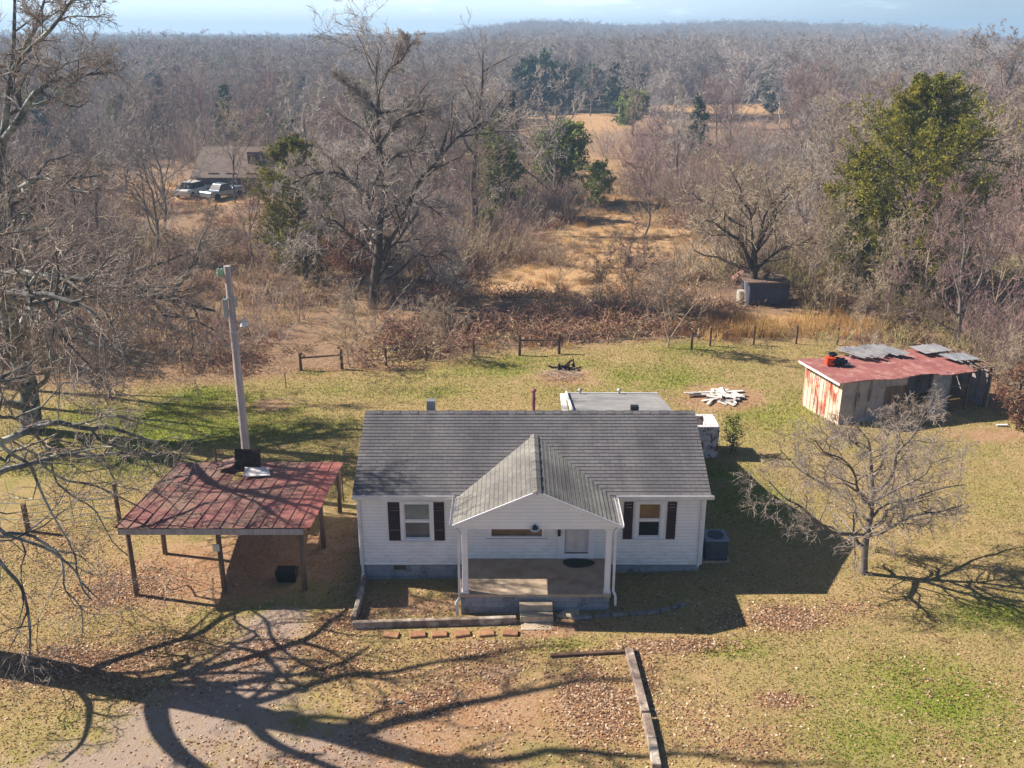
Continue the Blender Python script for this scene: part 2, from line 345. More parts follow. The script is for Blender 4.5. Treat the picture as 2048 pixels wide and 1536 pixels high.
def cover(x, y):
    wd = wild(x, y); n = fbm(x, y, 3, 4); n2 = fbm(x, y, 1.3, 9)
    g = blob(GREEN, x, y) * (.25 + .75 * n + .75 * (n2 - .35)) + .22 * sstep(.45, .75, fbm(x, y, 5, 21))
    d = blob(DIRT, x, y, 1.3) * (.7 + .6 * n)
    l = blob(LEAF, x, y) * (.3 + 1.1 * n2) * .85 + .25 * wd + .22 * sstep(.5, .7, fbm(x, y, 2.2, 31)) * sstep(26, 20, y)
    gv = blob(GRAV, x, y, 1.1) * (.7 + .6 * n)
    return np.clip(g, 0, 1), np.clip(d, 0, 1), np.clip(l, 0, 1), np.clip(gv, 0, 1), wd
def axis(lo, hi, step, far_lo, far_hi, gr):
    m = list(np.arange(lo, hi, step)); a = [m[-1] + step]; d = step
    while a[-1] < far_hi: d *= gr; a.append(a[-1] + d)
    b = [lo - step]; d = step
    while b[-1] > far_lo: d *= gr; b.append(b[-1] - d)
    return np.array(b[::-1] + m + a)
xs = axis(-34, 34, .3, -2000, 2000, 1.1); ys = axis(14, 64, .3, -240, 2050, 1.07)
X, Y = np.meshgrid(xs, ys); Z = gz(X, Y)
nx, ny = len(xs), len(ys)
V = np.stack([X.ravel(), Y.ravel(), Z.ravel()], 1)
idx = np.arange(nx * ny).reshape(ny, nx)
Fq = np.stack([idx[:-1, :-1], idx[:-1, 1:], idx[1:, 1:], idx[1:, :-1]], -1).reshape(-1, 4)
g, d, l, gv, wd = cover(X.ravel(), Y.ravel())
fl = np.clip(blob(FIELD, X.ravel(), Y.ravel()) * 1.1, 0, 1) * (Y.ravel() > 50)
A1 = np.stack([g, d, l, gv], 1).astype(np.float32); wd = wd * (1 - .75 * g)
A2 = np.stack([wd, fl, 0 * g, 0 * g + 1], 1).astype(np.float32)
def ground_mat():
    m = bpy.data.materials.new('yard_ground'); T = NT(m); p = T.n('ShaderNodeTexCoord').outputs['Object']
    a1 = T.n('ShaderNodeAttribute', attribute_name='cover'); a2 = T.n('ShaderNodeAttribute', attribute_name='cover_b')
    s1 = T.n('ShaderNodeSeparateColor', {0: a1.outputs[0]}); s2 = T.n('ShaderNodeSeparateColor', {0: a2.outputs[0]})
    G, D, L = s1.outputs; GR = a1.outputs['Alpha']; WD, FL = s2.outputs[0], s2.outputs[1]
    nL = T.noise(p, .35, 5, .65); nM = T.noise(p, 1.6, 5, .7, .3); nF = T.noise(p, 9, 4, .75); nX = T.noise(p, 34, 3, .8)
    grass = T.mix(T.ramp(nL, .38, .62), lin('aa9a6c'), lin('9a9360'))
    grass = T.mix(T.ramp(nM, .42, .68), grass, lin('b8a27a'))
    grass = T.mix(T.ramp(nF, .5, .66), grass, lin('7d7446'))
    def over(base, maskv, colr, k=.55, nz=nF, soft=.16):
        mm = T.math('ADD', maskv, T.math('MULTIPLY', T.math('SUBTRACT', nz, .5), 1.7)); return T.mix(T.ramp(mm, k - soft, k + soft), base, colr)
    green = T.mix(T.ramp(nF, .4, .62), lin('8c9840'), lin('727f36'))
    c = over(grass, G, green, .5)
    c = T.mix(T.math('MULTIPLY', T.ramp(G, .05, .8), .55), c, T.mix(T.ramp(nM, .3, .7), lin('93a04a'), lin('7d8c3e')))
    dirt = T.mix(T.ramp(nM, .4, .6), lin('ab8b6c'), lin('b59d80')); dirt = T.mix(T.ramp(nF, .5, .7), dirt, lin('8a6648'))
    c = over(c, D, dirt, .42, nM, .22)
    gravel = T.mix(T.ramp(nX, .4, .6), lin('b5aa9f'), lin('978a80')); gravel = T.mix(T.ramp(nM, .5, .75), gravel, lin('a8957a'))
    c = over(c, GR, gravel, .5, nM, .2)
    leaf = T.mix(T.ramp(nX, .42, .58), lin('a5866c'), lin('7a5e4c'))
    c = T.mix(T.math('MULTIPLY', T.ramp(L, .1, .9), .6), c, T.mix(T.ramp(nM, .35, .65), lin('a8866a'), lin('8f6a52')))
    c = over(c, L, leaf, .62)
    floor = T.mix(T.ramp(nM, .4, .6), lin('94806c'), lin('a88f74')); floor = T.mix(T.ramp(nF, .45, .65), floor, lin('7a6656'))
    c = T.mix(WD, c, floor)
    field = T.mix(T.ramp(nM, .35, .65), lin('ccb088'), lin('b4946c')); field = T.mix(T.ramp(nF, .48, .66), field, lin('8f7252'))
    c = over(c, FL, field, .5, nM, .15)
    c = T.mix(.4, c, T.mix(T.ramp(nX, .3, .7), (0, 0, 0, 1), (1, 1, 1, 1)), 'OVERLAY')
    c = T.mix(1, c, (.89, .82, .79, 1), 'MULTIPLY')
    h = T.math('ADD', T.math('MULTIPLY', nF, 1.0), T.math('MULTIPLY', nX, .5))
    bp = T.n('ShaderNodeBump', {'Height': h, 'Strength': .7, 'Distance': .06})
    b = T.n('ShaderNodeBsdfPrincipled', {'Base Color': c, 'Roughness': .95, 'Specular IOR Level': .1, 'Normal': bp.outputs[0]}); T.out(b.outputs[0]); return m
gme = np_mesh('ground', V, [Fq], [ground_mat()], True, {'cover': ('FLOAT_COLOR', 'POINT', A1), 'cover_b': ('FLOAT_COLOR', 'POINT', A2)})
tag(link('ground', gme), kind='structure')

# fallen leaves: real little blades lying on the grass
def leaf_mesh(pts, size, cols, curl=.2, lift=.006):
    N = len(pts); a = rng.uniform(0, 2 * math.pi, N); s = size * rng.uniform(.6, 1.3, N)
    u = np.stack([np.cos(a), np.sin(a), rng.uniform(-curl, curl, N)], 1); v = np.stack([-np.sin(a), np.cos(a), rng.uniform(-curl, curl, N)], 1)
    c = pts + np.array([0, 0, lift]) + np.abs(u[:, 2:3]) * s[:, None] * np.array([[0, 0, .7]])
    q = np.stack([c - u * s[:, None], c - v * s[:, None] * .6 + [0, 0, .02], c + u * s[:, None], c + v * s[:, None] * .6], 1)
    return q.reshape(-1, 3), np.arange(N * 4).reshape(-1, 4), np.repeat(cols, 4, 0)
def attr_mat(name, trans=.15):
    m = bpy.data.materials.new(name); T = NT(m); a = T.n('ShaderNodeAttribute', attribute_name='tint').outputs[0]
    b = T.n('ShaderNodeBsdfPrincipled', {'Base Color': a, 'Roughness': .8, 'Specular IOR Level': .2}); tr = T.n('ShaderNodeBsdfTranslucent', {0: a})
    T.out(T.n('ShaderNodeMixShader', {0: trans, 1: b.outputs[0], 2: tr.outputs[0]}).outputs[0]); return m
pal = np.array([lin(h) for h in ('bf9c7c', 'a5805f', 'cdb092', '94705a', 'dcc6aa', '806050', 'b98a64')])
def scatter(n, x0, x1, y0, y1, dens):
    x = rng.uniform(x0, x1, n); y = rng.uniform(y0, y1, n); k = rng.random(n) < dens(x, y); x = x[k]; y = y[k]
    return np.stack([x, y, gz(x, y)], 1)
PAVY = P(900, 1271).y
def ldens(x, y):
    g, d, l, gv, wd = cover(x, y); house = ((x > -4.2) & (x < .15) & (np.abs(y - PAVY) < .3) & (rng.random(np.shape(x)) > .25)) | ((x > -4.9) & (x < 6.1) & (y > 26) & (y < 38)) | ((x > -1.7) & (x < 3) & (y > 24) & (y < 26.3))
    return np.where(house, 0, np.clip((l ** 1.7 * 1.1) * (.35 + 1.3 * fbm(x, y, .7, 77, 2)) + .02 * sstep(.4, .7, fbm(x, y, 1.8, 63, 2)) + .003, 0, 1))
lp = scatter(420000, -18, 18, 15.5, 34, ldens); lp2 = scatter(90000, -26, 26, 34, 50, lambda x, y: ldens(x, y) * .7)
lp = np.concatenate([lp, lp2])
lv, lf, lc = leaf_mesh(lp, .043, pal[rng.integers(0, len(pal), len(lp))] * rng.uniform(.68, 1.02, (len(lp), 1)))
lc[:, 3] = 1
tag(link('fallen_leaves', np_mesh('fallen_leaves', lv, [lf], [attr_mat('leaf_litter')], False, {'tint': ('FLOAT_COLOR', 'POINT', lc.astype(np.float32))})), kind='stuff')
# short grass tufts over the lawn, greener where the lawn is green
def tufts(n, x0, x1, y0, y1, hgt):
    x = rng.uniform(x0, x1, n); y = rng.uniform(y0, y1, n); g, d, l, gv, wd = cover(x, y)
    k = (rng.random(n) < np.clip(.5 + g - d * .9 - gv * .9 - l * .3, .02, 1)) & ~(((x > -4.9) & (x < 6.1) & (y > 26) & (y < 38)) | ((x > -1.7) & (x < 3) & (y > 23.3) & (y < 26.3)) | ((x > -12.2) & (x < -5.8) & (y > 25) & (y < 31.5)))
    x = x[k]; y = y[k]; g = g[k]; N = len(x)
    c = np.stack([x, y, gz(x, y)], 1); a = rng.uniform(0, 2 * math.pi, N); w = rng.uniform(.012, .03, N); h = hgt * rng.uniform(.5, 1.5, N) * (1 + g * .6)
    u = np.stack([np.cos(a) * w, np.sin(a) * w, 0 * a], 1); t = np.stack([rng.normal(0, .4, N) * h, rng.normal(0, .4, N) * h, h], 1)
    q = np.stack([c - u, c + u, c + t], 1)
    base = np.array([lin('a5976a'), lin('b9a67c'), lin('8d8350'), lin('c7b68e')])[rng.integers(0, 4, N)]
    gc = np.array([lin('869c38'), lin('9aa844'), lin('6c8432')])[rng.integers(0, 3, N)]
    f = (rng.random(N) < np.clip(g * 1.3 - .1, .04, .95))[:, None]; col = np.where(f, gc, base); col[:, :3] *= rng.uniform(.7, .95, (N, 1)) * np.array([[1.04, .97, .88]]); col[:, 3] = 1
    return q.reshape(-1, 3), np.repeat(col, 3, 0)
tv1, tc1 = tufts(260000, -18, 20, 15.5, 34, .03); tv2, tc2 = tufts(160000, -27, 27, 34, 50.5, .05)
tv = np.concatenate([tv1, tv2]); tcol = np.concatenate([tc1, tc2]).astype(np.float32)
tag(link('grass', np_mesh('grass', tv, [np.arange(len(tv)).reshape(-1, 3)], [attr_mat('grass_blades', .3)], False, {'tint': ('FLOAT_COLOR', 'POINT', tcol)})), kind='stuff')
# ------------------------------------------------------------------ the house
HX0, HX1, HY0, HY1, ZS, ZT = -4.8, 6.0, 26.14, 32.06, .67, 3.27
house = thing('house', 'single storey cream sided house with grey shingle roof and gabled front porch', 'house', (.6, 29.1, .2))
def lap_wall(mb, x0, x1, z0, z1, Y, holes=(), ch=.115, d=.024):
    """lapped siding facing -y; each course leans out at its foot"""
    n = max(1, round((z1 - z0) / ch)); h = (z1 - z0) / n
    for i in range(n):
        a = z0 + i * h; b = a + h; segs = [(x0, x1)]
        for hx0, hx1, hz0, hz1 in holes:
            if hz0 < (a + b) / 2 < hz1:
                segs = [t for s in segs for t in ((s[0], min(s[1], hx0)), (max(s[0], hx1), s[1])) if t[1] - t[0] > .005]
        for s0, s1 in segs:
            mb.face([(s0, Y - d, a), (s1, Y - d, a), (s1, Y, b), (s0, Y, b)]); mb.face([(s0, Y, a), (s1, Y, a), (s1, Y - d, a), (s0, Y - d, a)])
def rect(px0, px1, py0, py1, Y=HY0):
    a = W(px0, py1, Y); b = W(px1, py0, Y); return [a.x, b.x, a.z, b.z]
w1 = rect(803, 866, 1001, 1080); w2 = rect(1268, 1330, 1001, 1076)
w3 = rect(976, 1091, 1040, 1075); w3[3] = 2.75
dr = rect(1129, 1178, 1040, 1104); dr[3] = 3.0
fr = .09
holes = [w1, w2, w3, dr]
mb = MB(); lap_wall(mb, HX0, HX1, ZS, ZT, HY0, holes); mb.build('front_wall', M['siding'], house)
mb = MB()  # side and back walls with the gable triangles
for x, s in ((HX0, 1), (HX1, -1)):
    n = 23; h = (ZT - ZS) / n
    for i in range(n):
        a = ZS + i * h; b = a + h; o = -.014 * s
        q = [(x + o, HY1, a), (x + o, HY0, a), (x, HY0, b), (x, HY1, b)]
        mb.face(q if s > 0 else q[::-1]); mb.face([(x, HY1, a), (x, HY0, a), (x + o, HY0, a), (x + o, HY1, a)])
    n = 12; zr = 4.66; ym = (HY0 + HY1) / 2
    for i in range(n):
        a = ZT + (zr - ZT) * i / n; b = ZT + (zr - ZT) * (i + 1) / n
        ya = (ym - HY0) * (1 - (a - ZT) / (zr - ZT)); yb = (ym - HY0) * (1 - (b - ZT) / (zr - ZT)); o = -.014 * s
        q = [(x + o, ym + ya, a), (x + o, ym - ya, a), (x, ym - yb, b), (x, ym + yb, b)]; mb.face(q if s > 0 else q[::-1])
mb.face([(HX1, HY1, ZS), (HX0, HY1, ZS), (HX0, HY1, ZT), (HX1, HY1, ZT)])
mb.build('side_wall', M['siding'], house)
mb = MB(); mb.box(HX0 + .04, HX1 - .04, HY0 + .05, HY1 - .05, -.5, ZS - .003); mb.build('foundation', M['block'], house)
mb = MB(); mb.box(HX0 + .02, HX1 - .02, HY0 + .02, HY1 - .02, ZS, ZS + .03)
mb.box(HX0 + .1, HX1 - .1, HY0 + .35, HY0 + .4, ZS + .03, ZT - .02); mb.build('interior_wall', M['interior'], house)
v = W(800, 1134, HY0 + .05); mb = MB(); mb.box(v.x - .2, v.x + .2, HY0 + .03, HY0 + .06, v.z - .09, v.z + .06)
for i in range(3): mb.box(v.x - .18, v.x + .18, HY0 + .022, HY0 + .03, v.z - .06 + i * .04, v.z - .045 + i * .04)
mb.build('foundation_vent', M['woodd'], house)

def window(r, glz, name='window', mid=.5):
    x0, x1, z0, z1 = r; y = HY0; t = .11
    mb = MB(); mb.box(x0 - .01, x0 + t, y - .05, y + .05, z0, z1); mb.box(x1 - t, x1 + .01, y - .05, y + .05, z0, z1)
    mb.box(x0 + t, x1 - t, y - .045, y + .05, z1 - t, z1); mb.box(x0 + t, x1 - t, y - .045, y + .05, z0, z0 + .06)
    f = mb.build(name, M['whitetrim'], house, bevel=.006)
    mb = MB(); mb.box(x0 - .03, x1 + .03, y - .09, y + .01, z0 - .04, z0 - .002); mb.build('sill', M['whitetrim'], f, bevel=.006)
    ix0, ix1, iz0, iz1 = x0 + t, x1 - t, z0 + .06, z1 - t; zm = iz0 + (iz1 - iz0) * mid
    if mid < 1:
        mb = MB(); s = .03
        mb.box(ix0, ix1, y + .0, y + .03, zm - .025, zm + .025)
        for a, b, yy in ((iz0, zm - .025, 0), (zm + .025, iz1, .012)):
            mb.box(ix0, ix0 + s, y + yy, y + yy + .02, a, b); mb.box(ix1 - s, ix1, y + yy, y + yy + .02, a, b)
            mb.box(ix0 + s, ix1 - s, y + yy, y + yy + .02, a, a + s); mb.box(ix0 + s, ix1 - s, y + yy, y + yy + .02, b - s, b)
        mb.build('sash', M['whitetrim'], f)
        for a, b, m_, lb in ((zm, iz1, glz[0], 'upper pane over a drawn blind'), (iz0, zm, glz[1], 'dark lower pane')):
            mb = MB(); mb.box(ix0, ix1, y + .03, y + .036, a, b); tag(mb.build('pane', M[m_], f), lb)
    else:
        mb = MB(); mb.box(ix0, ix1, y + .03, y + .036, iz0, iz1); mb.build('pane', M[glz[0]], f)
    return f
tag(window(w1, ('glassblind', 'glassdark')), 'window with pale blind left of the porch')
tag(window(w2, ('glassbrown', 'glassblack')), 'window with brown blind right of the porch')
tag(window(w3, ('glassbrown',), mid=1), 'wide picture window on the porch')
for r, lb in ((rect(779, 801, 1004, 1080), 'left'), (rect(866.5, 888, 1004, 1080), ''), (rect(1245, 1267, 1003, 1077), ''), (rect(1331, 1354, 1003, 1077), '')):
    x0, x1, z0, z1 = r; mb = MB(); y = HY0; zm = (z0 + z1) / 2
    mb.box(x0, x0 + .05, y - .045, y - .012, z0, z1); mb.box(x1 - .05, x1, y - .045, y - .012, z0, z1)
    for a, b in ((z0, z0 + .07), (zm - .035, zm + .035), (z1 - .07, z1)): mb.box(x0 + .05, x1 - .05, y - .045, y - .012, a, b)
    mb.box(x0 + .05, x1 - .05, y - .022, y - .012, z0 + .07, z1 - .07)
    for a, b in ((z0 + .07, zm - .035), (zm + .035, z1 - .07)):
        k = int((b - a) / .05)
        for i in range(k):
            zz = a + (b - a) * i / k; mb.hexa([(x0 + .05, y - .04, zz), (x1 - .05, y - .04, zz), (x1 - .05, y - .022, zz + .03), (x0 + .05, y - .022, zz + .03), (x0 + .05, y - .04, zz + .008), (x1 - .05, y - .04, zz + .008), (x1 - .05, y - .022, zz + .038), (x0 + .05, y - .022, zz + .038)])
    mb.build('shutter', M['shutter'], house)
# door
x0, x1, z0, z1 = dr; mb = MB(); y = HY0
f0 = W(1116, 1080, y).x; f1 = W(1190, 1080, y).x
mb.box(f0, x0, y - .05, y + .05, .905, z1); mb.box(x1, f1, y - .05, y + .05, .905, z1); mb.box(x0, x1, y - .04, y + .05, .905, z0)
mb.box(x0, x1, y - .04, y + .05, z1 - .1, z1)
fd = mb.build('door_frame', M['whitetrim'], house)
mb = MB(); mb.box(x0, x1, y + .0, y + .04, z0, z1 - .1)
for a, b in ((z0 + .12, z0 + .8), (z0 + .92, z1 - .3)):
    for c, d_ in ((x0 + .09, (x0 + x1) / 2 - .04), ((x0 + x1) / 2 + .04, x1 - .09)): mb.box(c, d_, y - .012, y - .001, a, b)
dd = mb.build('door', M['door'], house, bevel=.004)
mb = MB(); kx = x0 + .07; mb.tube((kx, y - .06, z0 + .93), (kx, y, z0 + .93), .03); mb.build('door_knob', M['black'], dd)
mb = MB(); mb.tube((kx, y - .03, z0 + 1.1), (kx, y, z0 + 1.1), .02); mb.build('deadbolt', M['black'], dd)
mb = MB(); mb.box(x0, x0 + .015, y - .02, y - .001, z0, z1 - .1); mb.box(x0, x1, y - .06, y - .041, z0 - .02, z0 + .01); mb.build('weatherstrip', M['woodd'], dd)
v = W(1118, 1064, HY0 - .05); mb = MB(); mb.box(v.x - .04, v.x + .05, HY0 - .14, HY0 - .052, v.z - .1, v.z + .08); mb.tube((v.x, HY0 - .1, v.z + .08), (v.x, HY0 - .1, v.z + .12), .03, .005); mb.build('wall_lantern', M['black'], house)

# roof: stepped shingle courses
def shingles(mb, e0, e1, r1, r0, n, lift=.014, u0=0, v0=0):
    e0, e1, r1, r0 = map(Vector, (e0, e1, r1, r0)); nm = (e1 - e0).cross(r0 - e0).normalized(); ax = (e1 - e0).normalized(); org = e0
    up = nm.cross(ax)
    def uvc(p): d = p - org; return (d.dot(ax) + u0, d.dot(up) + v0)
    for i in range(n):
        a, b = i / n, (i + 1) / n
        p0, p1, q1, q0 = e0.lerp(r0, a), e1.lerp(r1, a), e1.lerp(r1, b), e0.lerp(r0, b)
        mb.face([p0 + nm * lift, p1 + nm * lift, q1, q0], [uvc(p0), uvc(p1), uvc(q1), uvc(q0)])
        mb.face([p0, p1, p1 + nm * lift, p0 + nm * lift], [uvc(p0)] * 4)
YR, ZR = 29.1, 4.73; YE, ZE = 25.8, 3.29; RX0, RX1 = -4.88, 6.08
rf = MB(); shingles(rf, (RX0, YE, ZE), (RX1, YE, ZE), (RX1, YR, ZR), (RX0, YR, ZR), 25)
shingles(rf, (RX1, 2 * YR - YE, ZE), (RX0, 2 * YR - YE, ZE), (RX0, YR, ZR), (RX1, YR, ZR), 25)
roof = rf.build('roof', M['shingle'], house)
mb = MB(); mb.slab([(RX0, YE, ZE - .004), (RX1, YE, ZE - .004), (RX1, YR, ZR - .004), (RX0, YR, ZR - .004)], .07)
mb.slab([(RX1, 2 * YR - YE, ZE - .004), (RX0, 2 * YR - YE, ZE - .004), (RX0, YR, ZR - .004), (RX1, YR, ZR - .004)], .07); mb.build('roof_deck', M['whitetrim'], roof)
mb = MB()
for i in range(37):
    a = RX0 + (RX1 - RX0) * i / 37; b = a + (RX1 - RX0) / 37 - .012; l_ = .012 * (i % 2)
    mb.face([(a, YR - .14, ZR - .045 + l_), (b, YR - .14, ZR - .045 + l_), (b, YR, ZR + .022 + l_), (a, YR, ZR + .022 + l_)], [(a, 0), (b, 0), (b, .14), (a, .14)])
    mb.face([(a, YR, ZR + .022 + l_), (b, YR, ZR + .022 + l_), (b, YR + .14, ZR - .045 + l_), (a, YR + .14, ZR - .045 + l_)], [(a, 0), (b, 0), (b, .14), (a, .14)])
mb.build('ridge_cap', M['shingle'], roof)
# porch roof
PX0, PX1, PYF, PZE, PZR = -1.70, 3.12, 24.0, 3.24, 4.31; PXR = (PX0 + PX1) / 2
yb = YE + (PZR - ZE) / ((ZR - ZE) / (YR - YE))
pr = MB()
shingles(pr, (PX0, YE - .02, PZE), (PX0, PYF, PZE), (PXR, PYF, PZR), (PXR, yb, PZR), 19, .007)
shingles(pr, (PX1, PYF, PZE), (PX1, YE - .02, PZE), (PXR, yb, PZR), (PXR, PYF, PZR), 19, .007)
# lift a hair above the main roof along the valley
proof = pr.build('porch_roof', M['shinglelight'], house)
mb = MB(); mb.slab([(PX0, YE - .02, PZE - .004), (PX0, PYF, PZE - .004), (PXR, PYF, PZR - .004), (PXR, yb, PZR - .004)], .06)
mb.slab([(PX1, PYF, PZE - .004), (PX1, YE - .02, PZE - .004), (PXR, yb, PZR - .004), (PXR, PYF, PZR - .004)], .06); mb.build('roof_deck', M['whitetrim'], proof)
mb = MB()
for i in range(14):
    a = PYF + (yb - PYF) * i / 14; b = a + (yb - PYF) / 14 - .01; l_ = .01 * (i % 2)
    for s in (-1, 1):
        q = [(PXR, a, PZR + .02 + l_), (PXR, b, PZR + .02 + l_), (PXR + s * .13, b, PZR - .035 + l_), (PXR + s * .13, a, PZR - .035 + l_)]
        mb.face(q if s < 0 else q[::-1], [(a, 0), (b, 0), (b, .13), (a, .13)])
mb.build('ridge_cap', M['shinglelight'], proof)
# gable face over the porch, with siding, and the white beam under it
gy = PYF + .1; gz0 = 3.1; n = 10; mb = MB(); zt = PZR - .12
zs0 = 3.2; hw0 = (PX1 - PX0) / 2 - .02
for i in range(n):
    a = zs0 + (zt - zs0) * i / n; b = zs0 + (zt - zs0) * (i + 1) / n; ha = hw0 * (1 - (a - zs0) / (zt - zs0)); hb = hw0 * (1 - (b - zs0) / (zt - zs0))
    mb.face([(PXR - ha, gy - .014, a), (PXR + ha, gy - .014, a), (PXR + hb, gy, b), (PXR - hb, gy, b)]); mb.face([(PXR - ha, gy, a), (PXR + ha, gy, a), (PXR + ha, gy - .014, a), (PXR - ha, gy - .014, a)])
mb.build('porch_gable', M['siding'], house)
mb = MB(); mb.box(PX0 + .15, PX1 - .15, gy - .01, gy + .16, gz0 - .03, zs0); mb.box(PX0 + .15, PX0 + .3, gy + .16, HY0 - .02, gz0 - .03, zs0); mb.box(PX1 - .3, PX1 - .15, gy + .16, HY0 - .02, gz0 - .03, zs0)
mb.box(PX0 + .3, PX1 - .3, gy + .16, HY0 - .02, gz0 + .05, gz0 + .08); mb.build('porch_beam', M['whitetrim'], house)
mb = MB()
for s, xe in ((-1, PX0), (1, PX1)): mb.beam((xe, PYF + .02, PZE - .05), (PXR, PYF + .02, PZR - .05), .03, .11)
mb.build('rake_board', M['whitetrim'], house)
# eave fascia and gutters
def gutter(a, b, name='gutter'):
    mb = MB(); a = Vector(a); b = Vector(b); d = (b - a).normalized(); s = Vector((d.y, -d.x, 0)) * .055
    for o0, o1, z0, z1 in ((-1, -.85, -.06, .04), (.85, 1, -.06, .05), (-.85, .85, -.06, -.045)):
        mb.hexa([a + s * o0 + Vector((0, 0, z0)), b + s * o0 + Vector((0, 0, z0)), b + s * o1 + Vector((0, 0, z0)), a + s * o1 + Vector((0, 0, z0)), a + s * o0 + Vector((0, 0, z1)), b + s * o0 + Vector((0, 0, z1)), b + s * o1 + Vector((0, 0, z1)), a + s * o1 + Vector((0, 0, z1))])
    return mb.build(name, M['white'], house)
gutter((RX0, YE - .07, ZE - .03), (PX0 - .06, YE - .07, ZE - .03)); gutter((PX1 + .06, YE - .07, ZE - .03), (RX1 + .08, YE - .07, ZE - .03))
gutter((PX0 - .05, YE - .1, PZE - .01), (PX0 - .05, PYF, PZE - .03)); gutter((PX1 + .05, PYF, PZE - .03), (PX1 + .05, YE - .1, PZE - .01))
mb = MB(); mb.box(RX0 + .02, PX0, YE + .02, HY0, ZE - .09, ZE - .06); mb.box(RX0, PX0 - .02, YE - .01, YE + .018, ZE - .12, ZE - .01); mb.build('soffit', M['white'], house)
mb = MB(); mb.box(PX1, RX1 - .02, YE + .02, HY0, ZE - .09, ZE - .06); mb.box(PX1 + .02, RX1, YE - .01, YE + .018, ZE - .12, ZE - .01)
mb.build('soffit', M['white'], house)
def pipe(pts, r=.035, name='downspout', m='white', par=None):
    mb = MB()
    for a, b in zip(pts[:-1], pts[1:]): mb.beam(a, b, r * 2, r * 1.6, (0, 1, 0) if abs(a[1] - b[1]) < .5 else (0, 0, 1))
    return mb.build(name, M[m], par or house)
pipe([(HX0 + .02, YE - .05, ZE - .08), (HX0 + .06, HY0 - .05, ZE - .3), (HX0 + .06, HY0 - .05, .35)])
pipe([(HX0 + .06, HY0 - .05, .35), (HX0 + .08, HY0 - .35, .14)], .05)
pipe([(HX1 - .12, YE - .05, ZE - .08), (HX1 - .1, HY0 - .05, ZE - .3), (HX1 - .1, HY0 - .05, .62)])
pipe([(PX0 - .02, PYF + .05, PZE - .08), (PX0 + .14, PYF + .1, PZE - .22), (PX0 + .14, PYF + .1, .75), (PX0 + .04, PYF - .02, .62), (PX0 + .08, PYF - .04, .25)])
pipe([(PX1 - .02, PYF + .05, PZE - .08), (PX1 - .12, PYF + .1, PZE - .22), (PX1 - .12, PYF + .1, 1.0), (PX1 - .06, PYF + .02, .9), (PX1 - .05, PYF + .02, .55)])
# white corner boards
mb = MB(); mb.box(HX0 - .02, HX0 + .07, HY0 - .022, HY0 - .015, ZS, ZT - .1); mb.build('corner_board', M['whitetrim'], house); mb = MB(); mb.box(HX1 - .07, HX1 + .02, HY0 - .022, HY0 - .015, ZS, ZT - .1); mb.build('corner_board', M['whitetrim'], house)
# porch floor, base, posts, steps
mb = MB(); mb.box(-1.57, 2.94, 24.06, HY0 - .002, .8, .9); mb.build('porch_floor', M['concrete'], house, bevel=.01)
mb = MB(); mb.box(-1.52, 2.9, 24.12, HY0 - .01, -.3, .797); mb.build('porch_base', M['block'], house)
for cx in (-1.38, 2.82):
    mb = MB(); w = .085; mb.box(cx - w, cx + w, 24.12, 24.29, .95, 3.07); mb.box(cx - w - .03, cx + w + .03, 24.09, 24.32, .903, .95); mb.box(cx - w - .03, cx + w + .03, 24.09, 24.32, 3.0, 3.069); mb.build('porch_post', M['whitetrim'], house, bevel=.008)
for i, (za, zb, ya, yb_) in enumerate(((.2, .68, 23.84, 24.118), (.1, .47, 23.56, 23.837), (.0, .27, 23.2, 23.557))):
    mb = MB(); x_ = .22 + .02 * i; mb.box(x_, 1.2 + .01 * i, ya, yb_, za - .2, zb); mb.build('porch_step', M['stepc'], house, bevel=.012)
# black porch light hanging from the gable
v = W(1070, 1056, gy - .1); mb = MB(); mb.tube((v.x, gy - .1, v.z - .03), (v.x, gy - .1, v.z + .05), .075, .07, 10); mb.beam((v.x, gy - .1, v.z + .06), (v.x, gy, v.z + .06), .03, .03); mb.build('porch_light', M['black'], house)
mb = MB(); mb.tube((v.x, gy - .1, v.z - .05), (v.x, gy - .1, v.z - .031), .15, .12, 12); mb.build('light_shade', M['boards'], house)
# rear extension
EX0, EX1, EY1 = 2.35, 6.22, 37.7
mb = MB(); mb.slab([(EX0, 32.3, 3.16), (EX1, 32.3, 3.16), (EX1, EY1, 2.1), (EX0, EY1, 2.1)], .12); er = mb.build('extension_roof', M['grayroof'], house)
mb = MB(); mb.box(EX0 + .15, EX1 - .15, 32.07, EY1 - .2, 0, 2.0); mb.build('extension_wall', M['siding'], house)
mb = MB(); mb.beam((EX0 - .04, 32.5, 3.14), (EX0 - .04, EY1, 2.12), .06, .2); mb.beam((EX0 - .06, EY1 + .03, 2.06), (EX1, EY1 + .03, 2.06), .05, .14)
mb.box(EX0 - .3, EX0 - .08, 35.4, 37.6, 2.0, 2.14); mb.build('extension_fascia', M['white'], house)
for px, py in ((1160, 786), (1238, 787)):
    v = W(px, py, EY1 - .1); mb = MB(); mb.tube((v.x, v.y, 2.05), (v.x, v.y, 2.3), .05, .05); mb.tube((v.x, v.y, 2.3), (v.x, v.y, 2.38), .1, .03); mb.build('vent_cap', M['galv'], house)
v = W(1267, 818, 34.0); mb = MB(); mb.box(v.x - .15, v.x + .15, 33.6, 33.85, 2.8, 3.1); mb.build('roof_vent', M['black'], house)
v = W(1067, 815, 30.3); mb = MB(); mb.tube((v.x, 30.3, 4.1), (v.x, 30.3, 4.98), .06, .06, 10); mb.tube((v.x, 30.3, 4.98), (v.x, 30.3, 5.04), .1, .1, 10); mb.tube((v.x, 30.3, 5.04), (v.x, 30.3, 5.1), .1, .02, 10); mb.build('stove_pipe', M['rustsheet'], house)
